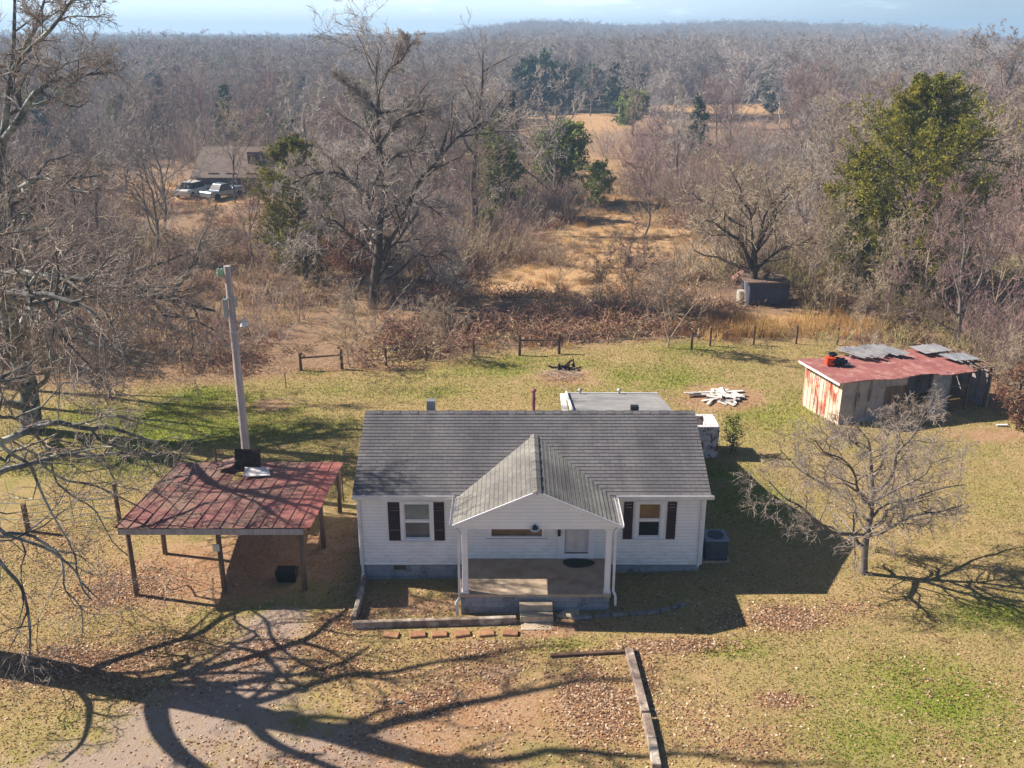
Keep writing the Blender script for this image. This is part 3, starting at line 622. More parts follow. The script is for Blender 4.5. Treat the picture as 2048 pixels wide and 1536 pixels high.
v = W(863, 818, 30.0); mb = MB(); mb.box(v.x - .14, v.x + .14, 29.75, 30.0, 4.3, 4.83); mb.build('roof_vent', M['galv'], house)

# door mat: dark pile in front of the door
c = (.5 * (x0 + x1)); 
mtt = MB(); rot = []
for i in range(24):
    t = i / 24 * 2 * math.pi; r_ = 1 + .07 * math.sin(3 * t + 1); rot.append((c + .04 + .5 * r_ * math.cos(t), 25.82 + .26 * r_ * math.sin(t)))
mtt.slab([(x, y, .935) for x, y in rot], .03); o = mtt.build('door_mat', M['mat'], None, bevel=.01); tag(o, 'dark green oval door mat on the porch before the front door', 'door mat')

# air conditioner
ax0 = W(1420, 1044, 26.9).x; ax = 6.62; ay = 27.1; az = gzf(ax, ay)
ac = thing('air_conditioner', 'square blue grey air conditioning unit beside the right wall of the house', 'air conditioner', (ax, ay, az))
mb = MB(); mb.box(ax - .36, ax + .36, ay - .36, ay + .36, az + .04, az + .72); mb.build('condenser_body', M['darkfin'], ac)
mb = MB()
for k in range(24): xx = ax - .34 + k * .0295; mb.box(xx, xx + .008, ay - .372, ay - .361, az + .08, az + .7)
mb.build('louvre', M['acm'], ac)
mb = MB(); mb.box(ax - .38, ax + .38, ay - .38, ay + .38, az + .72, az + .78); mb.build('lid', M['acm'], ac, bevel=.01)
mb = MB(); mb.tube((ax, ay, az + .781), (ax, ay, az + .8), .27, .27, 24); fg = mb.build('fan_opening', M['black'], ac)
mb = MB()
for k in range(4): t0 = .07 + k * .06; [mb.beam((ax + t0 * math.cos(i * R(20)), ay + t0 * math.sin(i * R(20)), az + .806), (ax + t0 * math.cos((i + 1) * R(20)), ay + t0 * math.sin((i + 1) * R(20)), az + .806), .008, .008) for i in range(18)]
mb.build('fan_grille', M['acm'], fg)
mb = MB(); mb.box(ax - .45, ax + .45, ay - .45, ay + .45, az - .1, az + .04); mb.build('pad', M['stepc'], ac)

# open brick structure behind the house (roofless)
bx0, bx1, by0, by1 = 6.75, 8.3, 34.75, 36.1; bz = gzf(7.6, 35.4) - .1; bt = bz + 1.45; w = .2
br = thing('brick_incinerator', 'roofless white painted brick hut behind the house right rear corner', 'brick hut', (7.5, 35.4, bz))
dx0, dx1 = 7.0, 7.42
mb = MB(); mb.box(bx0, dx0, by0, by0 + w, bz, bt); mb.box(dx1, bx1, by0, by0 + w, bz, bt); mb.box(dx0, dx1, by0, by0 + w, bt - .38, bt)
mb.box(bx0, bx0 + w, by0 + w, by1 - w, bz, bt); mb.box(bx1 - .45, bx1, by0 + w, by1 - w, bz, bt); mb.box(bx0, bx1, by1 - w, by1, bz, bt); mb.build('brick_wall', M['brickw'], br)
mb = MB()
for i in range(14):
    xx = bx0 + (bx1 - bx0) * i / 14
    for yy in (by0 - .01, by1 - w): mb.box(xx, xx + .085, yy, yy + w + .01, bt + .002, bt + .03)
mb.box(bx1 - .45, bx1, by0 + w + .02, by1 - w - .02, bt + .002, bt + .03); mb.build('coping', M['white'], br)
mb = MB(); mb.box(bx0 + w, bx1 - .45, by0 + w, by1 - w, bz + .1, bt - .35); mb.build('rubble', M['deadleaf'], br)

# ------------------------------------------------------------------ carport
CX0, CX1, CY0, CY1, CZ0, CZ1 = -12.05, -6.1, 25.3, 31.0, 2.42, 1.98
cp = thing('carport', 'open carport with rusty red tin roof on round wooden posts', 'carport', (-9.1, 28, gzf(-9.1, 28)))
mb = MB(); nr = 15; sl = (CZ1 - CZ0) / (CY1 - CY0)
def cz(y): return CZ0 + (y - CY0) * sl
for row in range(3):
    ya = CY0 + row * 1.9; yb_ = min(ya + 2.0, CY1); lf_ = .012 * (2 - row)
    for i in range(nr):
        xa = CX0 + (CX1 - CX0) * i / nr; xb = CX0 + (CX1 - CX0) * (i + 1) / nr - .004; j = random.uniform(-.008, .008)
        if row == 2 and i == 6: continue
        mb.slab([(xa, ya, cz(ya) + lf_ + j), (xb, ya, cz(ya) + lf_ - j), (xb, yb_, cz(yb_) + lf_ + j), (xa, yb_, cz(yb_) + lf_ - j)], .006)
        mb.beam((xa, ya, cz(ya) + lf_ + .014), (xa, yb_, cz(yb_) + lf_ + .014), .022, .022)
rfc = mb.build('tin_roof', M['tin'], cp)
mb = MB()
for i in range(7): xx = CX0 + .1 + i * (CX1 - CX0 - .2) / 6; mb.beam((xx, CY0 + .1, cz(CY0) - .08), (xx, CY1 - .05, cz(CY1) - .08), .05, .12)
mb.build('rafter', M['woodd'], cp)
mb = MB(); mb.beam((CX0 + .08, CY0 + .03, CZ0 - .12), (CX1 - .25, CY0 + .03, CZ0 - .12), .05, .2); mb.build('fascia_board', M['pole'], cp)
mb = MB()
for yy in (28.0, 30.75): mb.beam((CX0 + .1, yy, cz(yy) - .2), (CX1 - .15, yy, cz(yy) - .2), .08, .14)
mb.build('cross_beam', M['woodd'], cp)
for x, y in ((-11.8, 25.55), (-9.05, 25.62), (-6.52, 25.6), (-11.75, 28.0), (-6.4, 28.2), (-6.3, 30.75), (-11.7, 30.7)):
    mb = MB(); mb.tube((x, y, gzf(x, y) - .1), (x + random.uniform(-.05, .05), y, cz(y) - .15), .085, .075, 9); mb.build('carport_post', M['wood'], cp, smooth=True)
v = W(432, 1096, 25.5); mb = MB(); mb.box(v.x - .1, v.x + .1, 25.5, 25.53, v.z - .12, v.z + .12); tag(mb.build('notice_board', M['boards'], None), 'small pale square board nailed to the middle front carport post', 'board')
# things lying on the carport roof
def roofz(y): return cz(y) + .045
mb = MB(); p = W(497, 950, 30.3); a = Vector((p.x - .42, 30.15, roofz(30.15))); u = Vector((.95, -.12, .05)); n_ = Vector((-.05, .35, .62))
mb.hexa([a, a + u, a + u + Vector((0, .06, 0)), a + Vector((0, .06, 0)), a + n_, a + u + n_, a + u + n_ + Vector((0, .06, 0)), a + n_ + Vector((0, .06, 0))])
tag(mb.build('dark_panel', M['rustsheet'] if 0 else M['char'], None), 'dark maroon panel leaning on edge at the back of the carport roof', 'panel')
p = W(515, 952, 29.7); mb = MB(); mb.slab([(p.x - .35, 29.35, roofz(29.3) + .06), (p.x + .5, 29.5, roofz(29.5) + .05), (p.x + .28, 30.15, roofz(30.1) + .09), (p.x - .5, 30.0, roofz(30) + .16)], .025)
tag(mb.build('white_board', M['white'], None), 'white board lying flat on the back of the carport roof', 'board')
p = W(468, 948, 30.4); mb = MB(); mb.slab([(p.x - .45, 30.0, roofz(30) + .04), (p.x + .15, 29.75, roofz(29.8) + .28), (p.x + .2, 30.7, roofz(30.6) + .3), (p.x - .5, 30.85, roofz(30.8) + .1)], .02)
tag(mb.build('bent_sheet', M['tin'], None), 'loose curled rusty tin sheet lifting off the back of the carport roof', 'sheet')
p = P(575, 1160); b0 = thing('black_bin', 'low black lidded bin in the shade under the carport', 'bin', p)
mb = MB(); c_ = [(-.34, -.22), (.34, -.22), (.34, .22), (-.34, .22)]
mb.hexa([(p.x + a * .85, p.y + b * .85, p.z) for a, b in c_] + [(p.x + a, p.y + b, p.z + .36) for a, b in c_]); mb.build('tub', M['tarp'], b0, bevel=.03)
mb = MB(); mb.hexa([(p.x + a * 1.06, p.y + b * 1.06, p.z + .365) for a, b in c_] + [(p.x + a * .95, p.y + b * .9, p.z + .42) for a, b in c_]); mb.build('lid', M['tarp'], b0, bevel=.02)

# ------------------------------------------------------------------ utility pole
UX, UY = -9.95, 32.2; uz = gzf(UX, UY)
up = thing('utility_pole', 'tall leaning wooden utility pole behind the carport', 'utility pole', (UX, UY, uz))
top = W(454, 532, UY); ztop = top.z
mb = MB(); mb.tube((UX, UY, uz - .2), (top.x, UY, ztop), .165, .12, 14); mb.build('pole', M['pole'], up, smooth=False)
def on(z): t = (z - uz) / (ztop - uz); return UX + (top.x - UX) * t
for dx in (-.33, -.2):
    mb = MB(); zz = ztop - .25; mb.tube((top.x + dx, UY, zz - .12), (top.x + dx, UY, zz + .16), .05, .04, 10); mb.tube((top.x + dx, UY, zz - .03), (top.x + dx, UY, zz + .02), .07, .07, 10); mb.build('insulator', M['glassgreen'], up)
mb = MB(); mb.beam((top.x - .36, UY, ztop - .38), (top.x, UY, ztop - .3), .04, .04); mb.build('insulator_bracket', M['galv'], up)
b_ = W(460, 612, UY); mb = MB(); mb.box(b_.x - .18, b_.x - .02, UY - .25, UY - .12, b_.z - .38, b_.z + .3); mb.build('meter_box', M['galv'], up, bevel=.01)
b_ = W(472, 600, UY); mb = MB(); mb.box(b_.x + .0, b_.x + .08, UY - .2, UY - .13, b_.z - .2, b_.z + .14); mb.build('breaker_box', M['galv'], up)
l_ = W(492, 640, UY); mb = MB(); mb.beam((on(l_.z) + .1, UY, l_.z - .1), (l_.x, UY - .25, l_.z + .06), .04, .04); arm = mb.build('lamp_arm', M['galv'], up)
mb = MB(); mb.tube((l_.x, UY - .3, l_.z - .12), (l_.x, UY - .3, l_.z + .02), .16, .12, 14); mb.tube((l_.x, UY - .3, l_.z + .02), (l_.x, UY - .3, l_.z + .14), .09, .05, 12); mb.build('lamp_head', M['white'], up)
for zz in (ztop - 1.15, ztop - 2.4, ztop - 1.6): mb = MB(); mb.tube((on(zz), UY, zz), (on(zz), UY, zz + .04), .15, .15, 14); mb.build('band', M['galv'], up)

# ------------------------------------------------------------------ fences, gate, posts
def post(px, py, pyt, r=.06, label=None, name='fence_post', m='woodd', grp='fence posts', lean=0):
    b = P(px, py); tp = W(px, pyt, b.y); h = tp.z - b.z; mb = MB()
    mb.tube((b.x, b.y, b.z - .15), (b.x + lean, b.y, b.z + h), r, r * .9, 8); o = mb.build(name, M[m], None)
    return tag(o, label, 'post', grp), b, b.z + h
def hbrace(p0, p1, label):
    (x0, yb0, yt0), (x1, yb1, yt1) = p0, p1; a = P(x0, yb0); b = P(x1, yb1); ha = W(x0, yt0, a.y).z; hb = W(x1, yt1, b.y).z
    t = thing('fence_brace', label, 'fence brace', a)
    for q, h in ((a, ha), (b, hb)): mb = MB(); mb.tube((q.x, q.y, q.z - .15), (q.x, q.y, h), .085, .075, 9); mb.build('post', M['woodd'], t)
    mb = MB(); za = a.z + (ha - a.z) * .72; zb = b.z + (hb - b.z) * .72; mb.tube((a.x, a.y, za), (b.x, b.y, zb), .055, .05, 8); mb.build('rail', M['woodd'], t)
    return a, b
q1 = hbrace((602, 741, 706), (684, 738, 699), 'H-shaped wooden fence brace nearest the utility pole')
q2 = hbrace((1039, 711, 669), (1118, 708, 668), 'H-shaped wooden fence brace above the middle of the house roof')
fp = [(772, 731, 696, 'fence post standing first right of the left H-shaped brace'), (853, 722, 690, 'fence post half hidden in brush midway between the H-shaped braces'), (947, 713, 680, 'fence post just left of the right H-shaped brace')]
chain = [q1[1]]
for px, py, pt, lb in fp: o, b, h = post(px, py, pt, .07, lb); chain.append(b)
chain.append(q2[0]); chain2 = [q2[1]]
for px, py, pt, lb in ((1383, 698, 664, 'fence post leftmost of the row by the orange grass'), (1420, 692, 655, 'fence post at the left edge of the orange grass'), (1507, 690, 652, 'fence post in the middle of the orange grass'), (1592, 688, 651, 'fence post at the right edge of the orange grass'), (1674, 690, 654, 'fence post in brush behind the orange box on the shed')):
    o, b, h = post(px, py, pt, .06, lb); chain2.append(b)
def wires(pts, label, hs=(.35, .75, 1.1)):
    mb = MB()
    for a, b in zip(pts[:-1], pts[1:]):
        for h in hs:
            m_ = (a + b) / 2 + Vector((0, 0, h - .03)); mb.tube(a + Vector((0, 0, h)), m_, .005, .005, 3, False); mb.tube(m_, b + Vector((0, 0, h)), .005, .005, 3, False)
    tag(mb.build('wire_fence', M['galv'], None), label, 'fence')
wires(chain, 'thin wire fence strung between the two H-shaped braces'); wires(chain2, 'thin wire fence strung across the orange grass')
post(435, 948, 895, .06, 'short round post between carport roof and lawn left of the pole', 'wooden_post', 'wood', None)
post(572, 775, 745, .025, 'thin metal stake on the lawn below the left H-shaped brace', 'metal_stake', 'woodd', None)
post(687, 1002, 945, .02, 'thin stake between the carport and the house', 'metal_stake', 'woodd', None)
post(240, 1045, 968, .085, 'thick gate post at the right end of the metal gate', 'gate_post', 'woodd', None)
post(57, 1063, 1008, .1, 'thick gate post at the left end of the metal gate', 'gate_post', 'woodd', None)
a = P(62, 1062); b = P(236, 1042); gt = thing('farm_gate', 'dark tubular metal farm gate left of the carport', 'gate', a)
mb = MB()
for h in (.15, .42, .7, .98, 1.2): mb.tube(a + Vector((0, 0, h)), b + Vector((0, 0, h)), .013, .013, 6)
for t in (0, .5, 1): c = a.lerp(b, t); mb.tube(c + Vector((0, 0, .13)), c + Vector((0, 0, 1.22)), .013, .013, 6)
mb.build('gate_panel', M['acm'], gt)
a = P(-30, 1062); b = P(52, 1062); mb = MB()
for h in (.45, 1.1): mb.tube(a + Vector((-1, 0, h)), b + Vector((0, 0, h)), .012, .012, 6)
tag(mb.build('rail_fence', M['acm'], None), 'thin two-rail fence running out of frame left of the gate', 'fence')

# ------------------------------------------------------------------ beds, timbers, pavers, edging
def timber(p0, p1, w, h, label, segs=1, m='timber', jit=.02):
    a = P(*p0); b = P(*p1); t = MB(); last = a; 
    for i in range(segs):
        q = a.lerp(b, (i + 1) / segs) + Vector((random.uniform(-jit, jit), 0, 0)); q.z = gzf(q.x, q.y); l2 = last.copy()
        t.beam(l2 + Vector((0, 0, h / 2 - .03)), q + Vector((0, 0, h / 2 - .03 + random.uniform(-.01, .01))), w, h); last = q
    o = t.build('landscape_timber', M[m], None, bevel=.015); tag(o, label, 'timber'); return o
timber((732, 1160), (709, 1248), .14, .3, 'landscape timber edging the left side of the bed before the house')
timber((706, 1256), (1032, 1246), .14, .26, 'long landscape timber along the front of the bed before the house', 3)
timber((1100, 1314), (1272, 1304), .12, .12, 'thin dark timber lying across the lawn beside the long pale one', 1, 'woodd')
timber((1258, 1306), (1290, 1432), .22, .2, 'upper pale split timber beside the bed of fallen leaves', 2, 'timber')
timber((1292, 1436), (1313, 1540), .22, .2, 'lower pale cracked timber running out of the bottom edge', 2, 'timber')
for i, px in enumerate((783, 836, 879, 925, 973, 1021)):
    p = P(px, 1272 - i * .8); mb = MB(); a = R(random.uniform(-12, 12)); wv, dv = .225, .13
    c_ = [(math.cos(a) * x - math.sin(a) * y, math.sin(a) * x + math.cos(a) * y) for x, y in ((-wv, -dv), (wv, -dv), (wv, dv), (-wv, dv))]
    mb.hexa([(p.x + x, p.y + y, p.z - .06) for x, y in c_] + [(p.x + x, p.y + y, p.z + .075) for x, y in c_])
    lb = ['leftmost square brown paver in the row before the bed', 'second square brown paver from the left end of the row', 'third square brown paver from the left end of the row', 'third square brown paver from the porch step end of the row', 'second square brown paver from the porch step end of the row', 'square brown paver nearest the porch steps in the row'][i]
    tag(mb.build('paver', M['paver'], None, bevel=.015), lb, 'paver', 'pavers in a row before the bed')
pts = [(1165, 1236), (1205, 1233), (1240, 1230), (1275, 1228), (1305, 1225), (1330, 1220), (1350, 1215), (1364, 1210)]
for i, q in enumerate(pts):
    p = P(*q); nx_ = P(*pts[min(i + 1, len(pts) - 1)]) if i < len(pts) - 1 else p + (p - P(*pts[i - 1])); d = (nx_ - p); d.z = 0; d *= .46; mb = MB(); mb.beam(p - d + Vector((0, 0, .0)), p + d + Vector((0, 0, .0)), .17, .14 + random.uniform(0, .04))
    where = ['nearest the porch steps', 'second from the porch steps', 'third from the porch steps', 'fourth from the porch steps', 'fourth from the far right end', 'third from the far right end', 'second from the far right end', 'at the far right end'][i]
    tag(mb.build('edging_stone', M['stone'], None, bevel=.03), 'grey edging stone ' + where + ' of the curved bed edge', 'stone', 'stones of the curved bed edge')
p = P(1140, 1228); mb = MB(); mb.slab([(p.x - .42, p.y - .15, p.z + .07), (p.x + .25, p.y - .3, p.z + .07), (p.x + .3, p.y + .2, p.z + .08), (p.x - .1, p.y + .22, p.z + .08)], .1)
tag(mb.build('broken_slab', M['stepc'], None, bevel=.02), 'broken pale concrete slab beside the foot of the porch steps', 'slab')
p = P(800, 1407); mb = MB(); mb.slab([(p.x - .1, p.y - .04, p.z + .05), (p.x + .12, p.y, p.z + .06), (p.x + .08, p.y + .06, p.z + .05), (p.x - .08, p.y + .05, p.z + .05)], .05)
tag(mb.build('rock', M['stone'], None, bevel=.015), 'small pale rock on the bare earth before the bed', 'rock')

# white boards heaped in the yard
pc = P(1440, 795); k = 0
for i in range(34):
    r_ = math.sqrt(random.random()); t = random.uniform(0, 2 * math.pi); cx = pc.x + 1.05 * r_ * math.cos(t); cy = pc.y + .85 * r_ * math.sin(t); L_ = random.uniform(.35, .95); an = random.gauss(.1, .9)
    if i == 0: cx, cy, L_, an = pc.x - 1.0, pc.y + .25, 1.3, .02
    zz = gzf(cx, cy) + .04 + .2 * (1 - r_) + random.uniform(0, .08); d = Vector((math.cos(an), math.sin(an), random.uniform(-.12, .12))) * L_ / 2
    mb = MB(); c = Vector((cx, cy, zz)); mb.beam(c - d, c + d, random.uniform(.1, .22), .03, (random.uniform(-.3, .3), random.uniform(-.3, .3), 1))
    tag(mb.build('scrap_board', M['boards'], None), 'long white board sticking out of the left side of the scrap heap' if i == 0 else 'broken white board in the scrap heap on the lawn', 'board', None if i == 0 else 'white boards of the scrap heap')
# charred stump
p = P(1130, 738); mb = MB()
for i in range(16):
    t = random.uniform(0, 6.28); a = p + Vector((random.uniform(-.5, .5), random.uniform(-.15, .15), random.uniform(.02, .2))); b = a + Vector((math.cos(t) * random.uniform(.2, .6), math.sin(t) * .3, random.uniform(.0, .3))); mb.tube(a, b, random.uniform(.05, .11), random.uniform(.02, .06), 6)
tag(mb.build('charred_log', M['char'], None), 'blackened tangle of charred logs on the back lawn', 'log')
mb = MB()
for i in range(140):
    t = random.uniform(0, 6.28); r_ = random.random() ** .5; a = P(1120, 752) + Vector((1.1 * r_ * math.cos(t), .7 * r_ * math.sin(t), .03 + random.random() * .12)); d = Vector((random.uniform(-.4, .4), random.uniform(-.4, .4), random.uniform(-.05, .12))); mb.tube(a, a + d, .012, .004, 4, False)
tag(mb.build('stick_pile', M['twigpale'], None), 'pale heap of sticks in front of the charred logs', 'stick pile')

# ------------------------------------------------------------------ the shed
sA = P(1676, 850); sz = sA.z; fdir = Vector((.968, .25, 0)); bdir = Vector((-.36, .933, 0)); SL, SD, SH = 7.6, 2.5, 2.0
shed = thing('shed', 'low weathered shed with rusty red roof and open front', 'shed', sA)
def SP(u, v, z): return sA + fdir * u + bdir * v + Vector((0, 0, z))
def swall(mb, u0, v0, u1, v1, z0, z1, th=.04, rib=.25):
    a0, b0, a1, b1 = SP(u0, v0, z0), SP(u1, v1, z0), SP(u0, v0, z1), SP(u1, v1, z1); d = (b0 - a0); L = d.length; d.normalize(); nrm = Vector((d.y, -d.x, 0))
    mb.hexa([a0, b0, b0 - nrm * th, a0 - nrm * th, a1, b1, b1 - nrm * th, a1 - nrm * th]); k = int(L / rib)
    for i in range(k + 1):
        c = a0 + d * min(L - .03, i * L / max(k, 1)); mb.hexa([c + nrm * .018, c + d * .03 + nrm * .018, c + d * .03 + nrm * .001, c + nrm * .001] + [q + Vector((0, 0, z1 - z0)) for q in (c + nrm * .018, c + d * .03 + nrm * .018, c + d * .03 + nrm * .001, c + nrm * .001)])
mb = MB(); swall(mb, 0, SD, 0, 0, -.1, SH - .04); tag(mb.build('side_wall', M['shedside'], shed), 'white sheet wall streaked with orange rust')
mb = MB(); swall(mb, .03, 0, 2.15, 0, -.1, SH - .06, rib=.7); swall(mb, 2.15, 0, 3.2, 0, SH - .42, SH - .06, rib=.5); tag(mb.build('front_wall', M['shedfront'], shed), 'weathered grey front wall panel')
mb = MB(); swall(mb, 2.2, .03, 3.12, .03, -.05, SH - .43, rib=.2); tag(mb.build('door', M['wood'], shed), 'grey plank door')
mb = MB(); swall(mb, 4.5, 0, 5.45, 0, -.1, SH - .02, rib=.9); tag(mb.build('front_wall', M['shedfrontb'], shed), 'pale blue grey panel right of the open bay')
mb = MB(); swall(mb, SL, 0, SL, SD, -.1, SH - .1, .04); swall(mb, SL, SD, 0, SD, -.1, SH - .15, .04); mb.build('back_wall', M['shedfront'], shed)
for u in (3.2, 4.44, 5.5, 6.5, 7.5):
    mb = MB(); mb.beam(SP(u, .08, -.1), SP(u + .02, .08, SH - .05), .09, .09, (1, 0, 0)); mb.build('post', M['woodd'], shed)
mb = MB(); mb.beam(SP(5.5, .05, 1.25), SP(6.5, .05, 1.27), .04, .05); mb.build('rail', M['wood'], shed)
mb = MB(); nr = 24; ZF, ZB = SH + .03, SH + .2
for i in range(nr):
    u0 = -.35 + (6.9 + .0) * i / nr; u1 = -.35 + 6.9 * (i + 1) / nr - .005; dz = .035 * math.sin(i * .55) - (.06 if i > 16 else 0); f0 = -.2 - .04 * math.sin(i * .8); bk = SD + .15 + .05 * math.sin(i * 1.7)
    mb.slab([SP(u0, f0, ZF + dz), SP(u1, f0, ZF + dz + .004), SP(u1, bk, ZB), SP(u0, bk, ZB)], .008)
    if i % 2 == 0: mb.beam(SP(u0, f0, ZF + dz + .02), SP(u0, bk, ZB + .02), .03, .025)
mb.build('roof', M['rustsheet'], shed)
mb = MB(); mb.beam(SP(-.34, -.22, ZF - .05), SP(-.34, SD + .1, ZB - .06), .03, .12); mb.build('barge_board', M['white'], shed)
mb = MB()
for i in range(5): u = 6.6 + i * .3; mb.beam(SP(u, -.15, SH - .02), SP(u, SD, SH + .15), .05, .05)
for v_ in (0, .8, 1.6, 2.4): mb.beam(SP(6.5, v_, SH + .02), SP(8.1, v_, SH + .02), .06, .04)
tag(mb.build('roof_frame', M['wood'], shed), 'bare roof battens at the open right end')
# sheets lying on the shed roof
def sheet(u0, u1, v0, v1, z0, tilt, m, label, rib=6, sk=0):
    mb = MB(); mb.slab([SP(u0, v0, z0), SP(u1, v0, z0 + tilt), SP(u1 + sk, v1, z0 + tilt + .1), SP(u0 + sk, v1, z0 + .1)], .01)
    for i in range(rib): t = (i + .5) / rib; u = u0 + (u1 - u0) * t; mb.beam(SP(u, v0, z0 + tilt * t + .02), SP(u + sk, v1, z0 + tilt * t + .12), .05, .03)
    tag(mb.build('roofing_sheet', M[m], None), label, 'sheet metal')
mb = MB()
for i in range(9):
    u = 2.15 + i * .27 + random.uniform(-.03, .03); zz = SH + .3 + random.uniform(-.02, .05); v0 = 1.75 + random.uniform(-.15, .2) + (.25 if 3 < i < 6 else 0); v1 = 2.95 + random.uniform(-.1, .15)
    mb.beam(SP(u + .3, v0, zz), SP(u - .35, v1, zz + .14), .19, .012); mb.beam(SP(u + .38, v0, zz + .03), SP(u - .27, v1, zz + .17), .05, .035)
mb.beam(SP(2.0, 2.3, SH + .27), SP(4.5, 2.3, SH + .3), .06, .05); tag(mb.build('roofing_sheet', M['sheetpale'], None), 'ribbed grey metal sheet propped on the middle back of the shed roof', 'sheet metal')
sheet(5.5, 6.9, 1.7, 2.55, SH + .3, .05, 'sheetpale', 'flat blue grey sheet lying on the right back of the shed roof', 1, -.2)
sheet(6.2, 7.6, .7, 1.45, SH + .22, -.06, 'galv', 'short ribbed sheet sliding off the right end of the shed roof', 5, -.3)
# orange box with black bag
oc = SP(.55, 1.7, SH + .22); ob = thing('orange_crate', 'bright orange plastic crate on the left back of the shed roof', 'crate', oc)
mb = MB(); mb.box(oc.x - .18, oc.x + .18, oc.y - .16, oc.y + .16, oc.z - .02, oc.z + .3); mb.build('crate_body', M['orange'], ob, bevel=.02)
mb = MB(); mb.box(oc.x - .2, oc.x + .2, oc.y - .18, oc.y + .18, oc.z + .3, oc.z + .33); mb.build('crate_rim', M['orange'], ob)
def lump(c, r, n=3, seed=0, squash=.7, name='', m=None, amp=.25, fr=2.5):
    import bmesh
    bm = bmesh.new(); bmesh.ops.create_icosphere(bm, subdivisions=n, radius=1)
    for v_ in bm.verts:
        k_ = 1 + amp * mnoise.noise(v_.co * fr + Vector((seed, 0, 0))) * 2; v_.co = Vector((v_.co.x * r[0], v_.co.y * r[1], v_.co.z * r[2])) * k_
    me = bpy.data.meshes.new(name); bm.to_mesh(me); bm.free(); me.materials.append(m); o = link(name, me, None, c); return o
tag(lump((oc.x + .38, oc.y - .02, oc.z + .13), (.36, .22, .17), 3, 3, name='black_bag', m=M['tarp']), 'crumpled black plastic bag beside the orange crate on the shed roof', 'bag')
tag(lump((oc.x + .12, oc.y + .1, oc.z + .42), (.2, .14, .1), 3, 8, name='black_bag', m=M['tarp']), 'small black bag heaped on top of the orange crate', 'bag')
q = SP(1.35, 1.55, SH + .2); mb = MB(); mb.box(q.x - .08, q.x + .1, q.y - .06, q.y + .06, q.z - .05, q.z + .08); tag(mb.build('paint_can', M['galv'], None), 'small pale tin right of the black bag on the shed roof', 'can')
p = P(2003, 800); tag(lump(p + Vector((0, 0, .35)), (.15, .13, .2), 3, 5, name='red_jerrycan', m=M['red']), 'red plastic container in the brush right of the shed', 'container')
p = P(2002, 852); mb = MB(); mb.beam(p + Vector((-.2, 0, .05)), p + Vector((.25, -.06, .08)), .12, .04); tag(mb.build('white_scrap', M['white'], None), 'white scrap of board on the ground right of the shed', 'board')

# ------------------------------------------------------------------ old trailer in the brush
tp = P(1533, 612); tr = thing('old_trailer', 'derelict dark blue box trailer with rusty roof half sunk in brush', 'trailer', tp)
mb = MB(); x0, x1, y0, y1 = tp.x - 1.15, tp.x + 1.35, tp.y, tp.y + 2.2; mb.box(x0, x1, y0, y1, tp.z + .1, tp.z + 1.45); mb.build('box_body', M['trailer'], tr, bevel=.03)
mb = MB()
for i in range(7): xx = x0 + .1 + i * (x1 - x0 - .2) / 6; mb.box(xx, xx + .04, y0 - .03, y0 - .003, tp.z + .15, tp.z + 1.35)
mb.box(x0, x1, y0 - .035, y0 - .004, tp.z + 1.38, tp.z + 1.45); mb.build('side_rib', M['trailer'], tr)
mb = MB(); mb.slab([(x0 - .3, y0 - .08, tp.z + 1.53), (x1 + .05, y0 - .08, tp.z + 1.53), (x1 + .05, y1 + .1, tp.z + 1.56), (x0 - .3, y1 + .1, tp.z + 1.56)], .07); mb.build('roof', M['wood'], tr)
p = P(1491, 614); mb = MB(); mb.beam(p + Vector((.05, -.1, 0)), p + Vector((-.05, .1, 1.6)), .2, .06, (0, 1, 0)); tag(mb.build('white_plank', M['white'], None), 'white plank standing upright at the left end of the old trailer', 'plank')
p = P(1480, 607); br_ = thing('metal_barrel', 'off-white metal barrel left of the old trailer', 'barrel', p); mb = MB(); mb.tube(p, p + Vector((0, 0, .85)), .26, .26, 16); mb.build('drum', M['barrel'], br_)
mb = MB()
for z in (.28, .57, .85): mb.tube(p + Vector((0, 0, z - .02)), p + Vector((0, 0, z + .01)), .275, .275, 16)
mb.build('hoop', M['barrel'], br_)
p = P(1578, 600); tag(lump(p + Vector((0, 0, .3)), (.2, .15, .15), 2, 5, name='white_scrap', m=M['white'], amp=.15), 'white scrap at the right end of the old trailer', 'scrap')
p = P(1477, 575); mb = MB(); mb.slab([(p.x - .4, p.y, p.z + .5), (p.x + .4, p.y, p.z + 1.2), (p.x + .45, p.y + .6, p.z + 1.25), (p.x - .4, p.y + .6, p.z + .6)], .03); tag(mb.build('rusty_sheet', M['rustsheet'], None), 'slanting rusty sheet left of the old trailer roof', 'sheet')

# ------------------------------------------------------------------ neighbour house and cars
hb = P(500, 386); hy = hb.y; hz = hb.z
nh = thing('neighbour_house', 'distant long brick house with brown shingle roof behind bare trees', 'house', hb)
xL = W(392, 350, hy).x; xR = W(600, 350, hy).x; zE = W(480, 352, hy).z; 
mb = MB(); mb.box(xL, xR, hy, hy + 9, hz - .5, zE); mb.build('wall', M['brickred'], nh)
zR = zE + 2.7; mb = MB(); mb.slab([(xL - .5, hy - .6, zE - .1), (xR + .5, hy - .6, zE - .1), (xR + .5, hy + 4.5, zR), (xL - .5, hy + 4.5, zR)], .15); mb.slab([(xR + .5, hy + 9.6, zE - .1), (xL - .5, hy + 9.6, zE - .1), (xL - .5, hy + 4.5, zR), (xR + .5, hy + 4.5, zR)], .15); rf_ = mb.build('roof', M['asphroof'], nh)
for px in (512, 562):
    v = W(px, 322, hy + 2.5); mb = MB(); mb.box(v.x - .7, v.x + .7, hy + 1.6, hy + 3.4, zE + .8, zE + 2.4); mb.build('chimney', M['brickred'], rf_)
